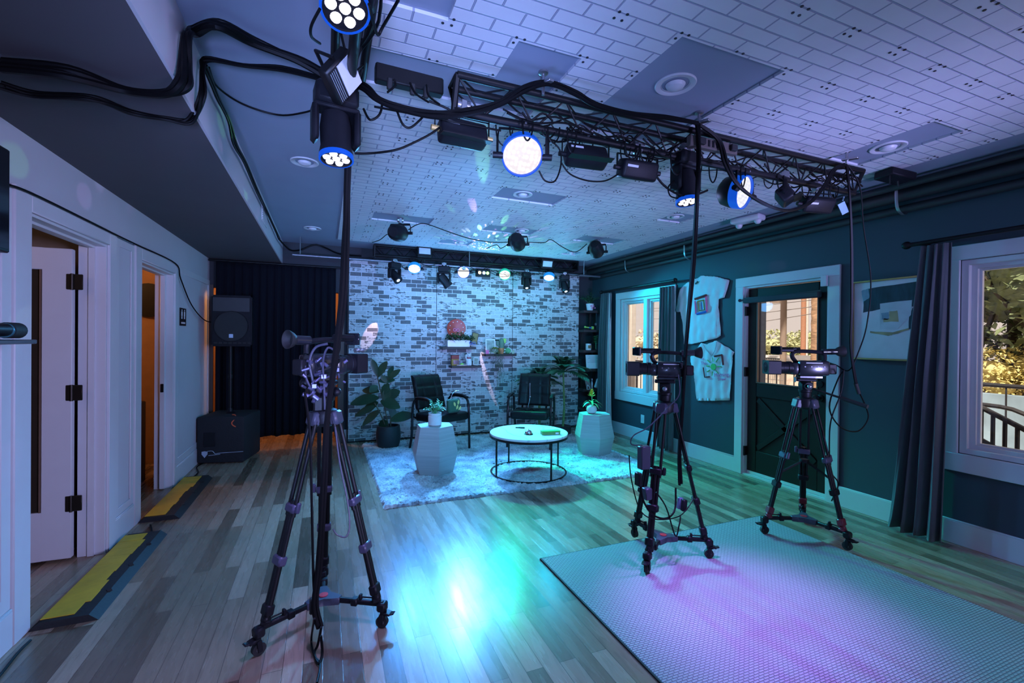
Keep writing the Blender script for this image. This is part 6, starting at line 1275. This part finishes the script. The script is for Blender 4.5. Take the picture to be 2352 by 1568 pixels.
# utility poles, wires, signs
def pole(u, X_, r, z1, label, cat='pole', mt=None, nm='utility_pole'):
    p = P(u, 784, X=X_); m = MB(); m.cyl((p.x, p.y, GR), (p.x, p.y, z1), r, r * .85, n=12); return tag(m.build(nm, mt or mat('weathered_brown_pole', (.26, .19, .15), .8)), label, cat)
pole(1799, 12, .085, 9, 'brown utility pole in the middle of the door glass'); pole(1845, 20, .11, 12, 'rusty pole right of the utility pole in the door glass', mt=mat('rust_brown_metal', (.36, .17, .10), .7))
pole(1851, 22, .10, 12, 'pale pole right beside the rusty one', mt=mat('pale_concrete_pole', (.55, .52, .48), .8)); pole(1449, 16, .12, 9, 'pale pole in the far window', mt=mat('pale_concrete_pole', (.55, .52, .48)))
o = thing('palm_tree', 'palm tree trunk at the right side of the door glass', 'tree', (P(1872, 784, X=10).x, P(1872, 784, X=10).y, GR)); p = P(1874, 784, X=10); m = MB(); m.lathe([(.10 - .01 * (k % 2), k * .12) for k in range(70)], (p.x, p.y, GR), n=16); m.build('trunk', mat('palm_bark', (.30, .18, .11), .9, noise=.6, nscale=7, stretch=(1, 1, 4), bump=.6, bscale=14), o, world=True)
m = MB(); [m.leaf((p.x, p.y, 7.8), (cos(a), sin(a), .4), (0, 0, 1), 2.2, .4, .6, 6) for a in [k * .55 for k in range(12)]]; m.build('fronds', GREENP, o, world=True)
for i, (v0, v1, X_) in enumerate(((688, 676, 12), (712, 705, 12), (740, 720, 12), (694, 690, 14))):
    a, b = P(1500, v0 + 20, X=X_), P(1900, v1 - 5, X=X_); m = MB(); m.tube([a, (a + b) / 2 - Vector((0, 0, .12)), b], .010, n=4); tag(m.build('overhead_wire', mat('grey_wire', (.2, .18, .17))), ['highest overhead wire behind the door glass', 'second overhead wire behind the door glass', 'lowest overhead wire behind the door glass', 'farther overhead wire behind the door glass'][i], 'wire')
a, b = P(1771, 693, X=12), P(1797, 693, X=12); m = MB(); m.box((a + b) / 2, (.12, (a - b).length, .07)); tag(m.build('street_lamp_arm', mat('weathered_brown_pole', (.26, .19, .15))), 'short street lamp arm on the utility pole', 'lamp arm')
# trees and bushes
LEAFS = [mat('sunlit_olive_foliage', (.40, .41, .22), .8, noise=.42, nscale=7), mat('dark_green_foliage', (.17, .21, .10), .8, noise=.45, nscale=7), mat('golden_brush', (.62, .52, .20), .8, noise=.3, nscale=8), mat('dry_grass_tan', (.60, .48, .34), .9, noise=.4, nscale=2)]
def tree(c, r, h, trunk, mi, label, seed, n=1500, lf=.22, nm='tree', cat='tree'):
    o = thing(nm, label, cat, (c[0], c[1], GR + (.9 if nm == 'bush' else 0))); rnd = random.Random(seed); m = MB()
    if trunk:
        m.tube([(0, 0, 0), (.1, .05, trunk * .5), (0, 0, trunk + h * .3)], [.16, .13, .08], n=8)
        for k in range(5): a = k * 1.3; m.tube([(0, 0, trunk * .7), (cos(a) * r * .3, sin(a) * r * .3, trunk + h * .2), (cos(a) * r * .6, sin(a) * r * .6, trunk + h * .5)], .05, n=6)
        m.build('trunk', BARK, o)
    m = MB(); blobs = [(rnd.uniform(-.6, .6) * r, rnd.uniform(-.6, .6) * r, trunk + h * rnd.uniform(.2, .8), r * rnd.uniform(.3, .55)) for _ in range(14)]
    for i in range(n):
        b = blobs[i % 14]; a, e = rnd.uniform(0, 2 * pi), rnd.uniform(-1.3, 1.5); q = b[3] * rnd.uniform(.75, 1.05); p = Vector((b[0] + q * cos(a) * cos(e), b[1] + q * sin(a) * cos(e), max(.03, b[2] + q * sin(e) * min(1, h / r))))
        m.leaf(p, (rnd.uniform(-1, 1), rnd.uniform(-1, 1), rnd.uniform(-.5, .8)), (rnd.uniform(-.5, .5), rnd.uniform(-.5, .5), 1), lf * rnd.uniform(.7, 1.3), lf * .6, .2, 2)
    for b in blobs: m.sph((b[0], b[1], max(b[3] * .5, b[2])), b[3] * .45, 10, (1, 1, min(1, h / r)))
    m.build('foliage', LEAFS[mi], o); return o
def at(u, X_): p = P(u, 784, X=X_); return (p.x, p.y)
tree(at(1850, 26), 4.2, 2.1, .2, 0, 'olive tree filling the right half of the door glass', 1, 8000, .2); tree(at(1755, 26), 2.5, 1.6, .15, 0, 'low olive tree left of the utility pole in the door glass', 2, 4000, .18)
tree(at(1560, 26), 3, 2.6, .5, 0, 'olive tree hidden by the wall between door and far window', 3, 800, .3); tree(at(1500, 24), 2.6, 1.9, .5, 3, 'dry bare tree in the far window', 4, 900, .25)
tree(at(2330, 15), 3.4, 4.2, 1.9, 1, 'dark green tree at the right of the near window', 5, 15000, .10); tree(at(2235, 14.5), 2.8, 3.8, 1.9, 0, 'sunlit olive tree at the left of the near window', 6, 12000, .09); tree(at(2480, 14), 3.4, 4.4, 1.6, 1, 'dark tree beyond the right edge of the near window', 16, 2600, .26)
tree(at(2330, 12.6), 1.5, .95, .05, 2, 'golden bush on the bank outside the near window', 7, 6000, .07, 'bush', 'bush'); tree(at(2215, 13.2), 1.3, .8, .05, 3, 'dry tan shrub left of the golden bush', 8, 4000, .06, 'bush', 'bush')
m = MB(); m.grid(30, 12, lambda u, v: (11.6 + 5 * v, -6 + 16 * u, GR + 1.3 * min(1, v * 4) + .12 * sin(u * 23) * v)); struct(m, 'gravel_bank', mat('tan_gravel_bank', (.46, .36, .29), .95, noise=.4, nscale=4, bump=.6, bscale=20), 'tan gravel bank behind the golden bush', 'bank')
m = MB(); m.b2((10.5, -4, GR), (10.65, 5.2, .60), .01); tag(m.build('low_painted_wall', mat('pale_blue_mural_paint', (.22, .30, .36), .8, noise=.4, nscale=1.6)), 'low pale blue painted wall outside the near window', 'wall')
# parked car
c = at(1745, 14); o = thing('parked_car', 'white parked car behind the porch railing', 'car', (c[0], c[1], GR), R(96)); WC = mat('white_car_paint', (.72, .70, .68), .3, coat=.5)
m = MB(); m.prism([(-2.2, .35), (2.2, .35), (2.25, .8), (1.9, .98), (1.1, 1.05), (.6, 1.52), (-1.3, 1.56), (-2.1, 1.05), (-2.25, .8)], lambda a, b, h: (a, h * (1 - .12 * max(0, b - .9)), b), -.85, .85); bmesh.ops.bevel(m.bm, geom=m.bm.edges[:], offset=.05, segments=2, affect='EDGES'); m.build('body', WC, o)
for s in (-1, 1):
    m = MB(); m.prism([(-1.9, 1.05), (.95, 1.05), (.5, 1.46), (-1.25, 1.48)], lambda a, b, h: (a, h, b), s * .80, s * .83); m.build('side_windows', SCREEN, o)
    for x in (-1.4, 1.4): m = MB(); m.cyl((x, s * .72, .33), (x, s * .88, .33), .33, n=22); m.build('wheel', RUB, o)
m = MB(); m.b2((8.0, -2, GR), (8.03, 12, GR + .02)); 
o = thing('mesh_fence', 'wire mesh fence in front of the white car', 'fence', (11, 6, GR)); m = MB(); f0, f1 = at(1740, 11), at(1800, 11)
for k in range(26): y = f1[1] + (6.5 - f1[1] + 3) * k / 25; m.cyl((11, y, GR), (11, y, 1.0), .010, n=4, cap=False)
for k in range(9): m.cyl((11, f1[1], GR + .15 + .17 * k), (11, 9.5, GR + .15 + .17 * k), .008, n=4, cap=False)
m.build('wire_mesh', mat('grey_wire', (.2, .18, .17)), o, world=True)

# beams of the moving heads and the effect light
lamp('SPOT', 'beam_left_ellipse', (.87, 6.30, 2.14), (1, .62, .70), 60, (.587, 6.62, 1.516), 13, .06, .004)
lamp('SPOT', 'beam_streak', (1.86, 6.34, 2.24), (1, .66, .70), 260, (2.32, 6.62, .95), 7, .06, .004)
for (u, v, c, s, e) in ((1745, 565, (.02, 1, .45), 2.6, 8), (1622, 610, (.02, 1, .45), 2.2, 10), (1545, 628, (.02, 1, .45), 1.8, 9), (1660, 625, (.02, .08, 1), 3.2, 16), (1690, 690, (.02, 1, .45), 2.4, 10), (1500, 605, (.02, 1, .4), 1.5, 7)):
    lamp('SPOT', 'effect_dot', (2.12, 6.12, 2.40), c, e, onR(u, v, 0), s, .9, .01)
d = lamp('SPOT', 'effect_star_projection', (2.09, 6.10, 2.42), (1, 1, 1), 90, (1.95, 5.3, ZC), 120, .5, .002)
ld = d.data; ld.use_nodes = True; nt = ld.node_tree; em = nt.nodes['Emission']
tc = nt.nodes.new('ShaderNodeTexCoord'); vo = nt.nodes.new('ShaderNodeTexVoronoi'); vo.inputs['Scale'].default_value = 15; nt.links.new(tc.outputs['Normal'], vo.inputs['Vector'])
rp = nt.nodes.new('ShaderNodeValToRGB'); rp.color_ramp.elements[0].position = .24; rp.color_ramp.elements[0].color = (1, 1, 1, 1); rp.color_ramp.elements[1].position = .29; rp.color_ramp.elements[1].color = (0, 0, 0, 1)
r2 = nt.nodes.new('ShaderNodeValToRGB'); r2.color_ramp.elements[0].position = .45; r2.color_ramp.elements[0].color = (.25, 1, .3, 1); r2.color_ramp.elements[1].position = .55; r2.color_ramp.elements[1].color = (.7, .35, 1, 1)
nt.links.new(vo.outputs['Distance'], rp.inputs[0]); nt.links.new(vo.outputs['Color'], r2.inputs[0])
mm = nt.nodes.new('ShaderNodeMix'); mm.data_type = 'RGBA'; mm.blend_type = 'MULTIPLY'; mm.inputs[0].default_value = 1; nt.links.new(rp.outputs[0], mm.inputs[6]); nt.links.new(r2.outputs[0], mm.inputs[7]); nt.links.new(mm.outputs[2], em.inputs['Color'])
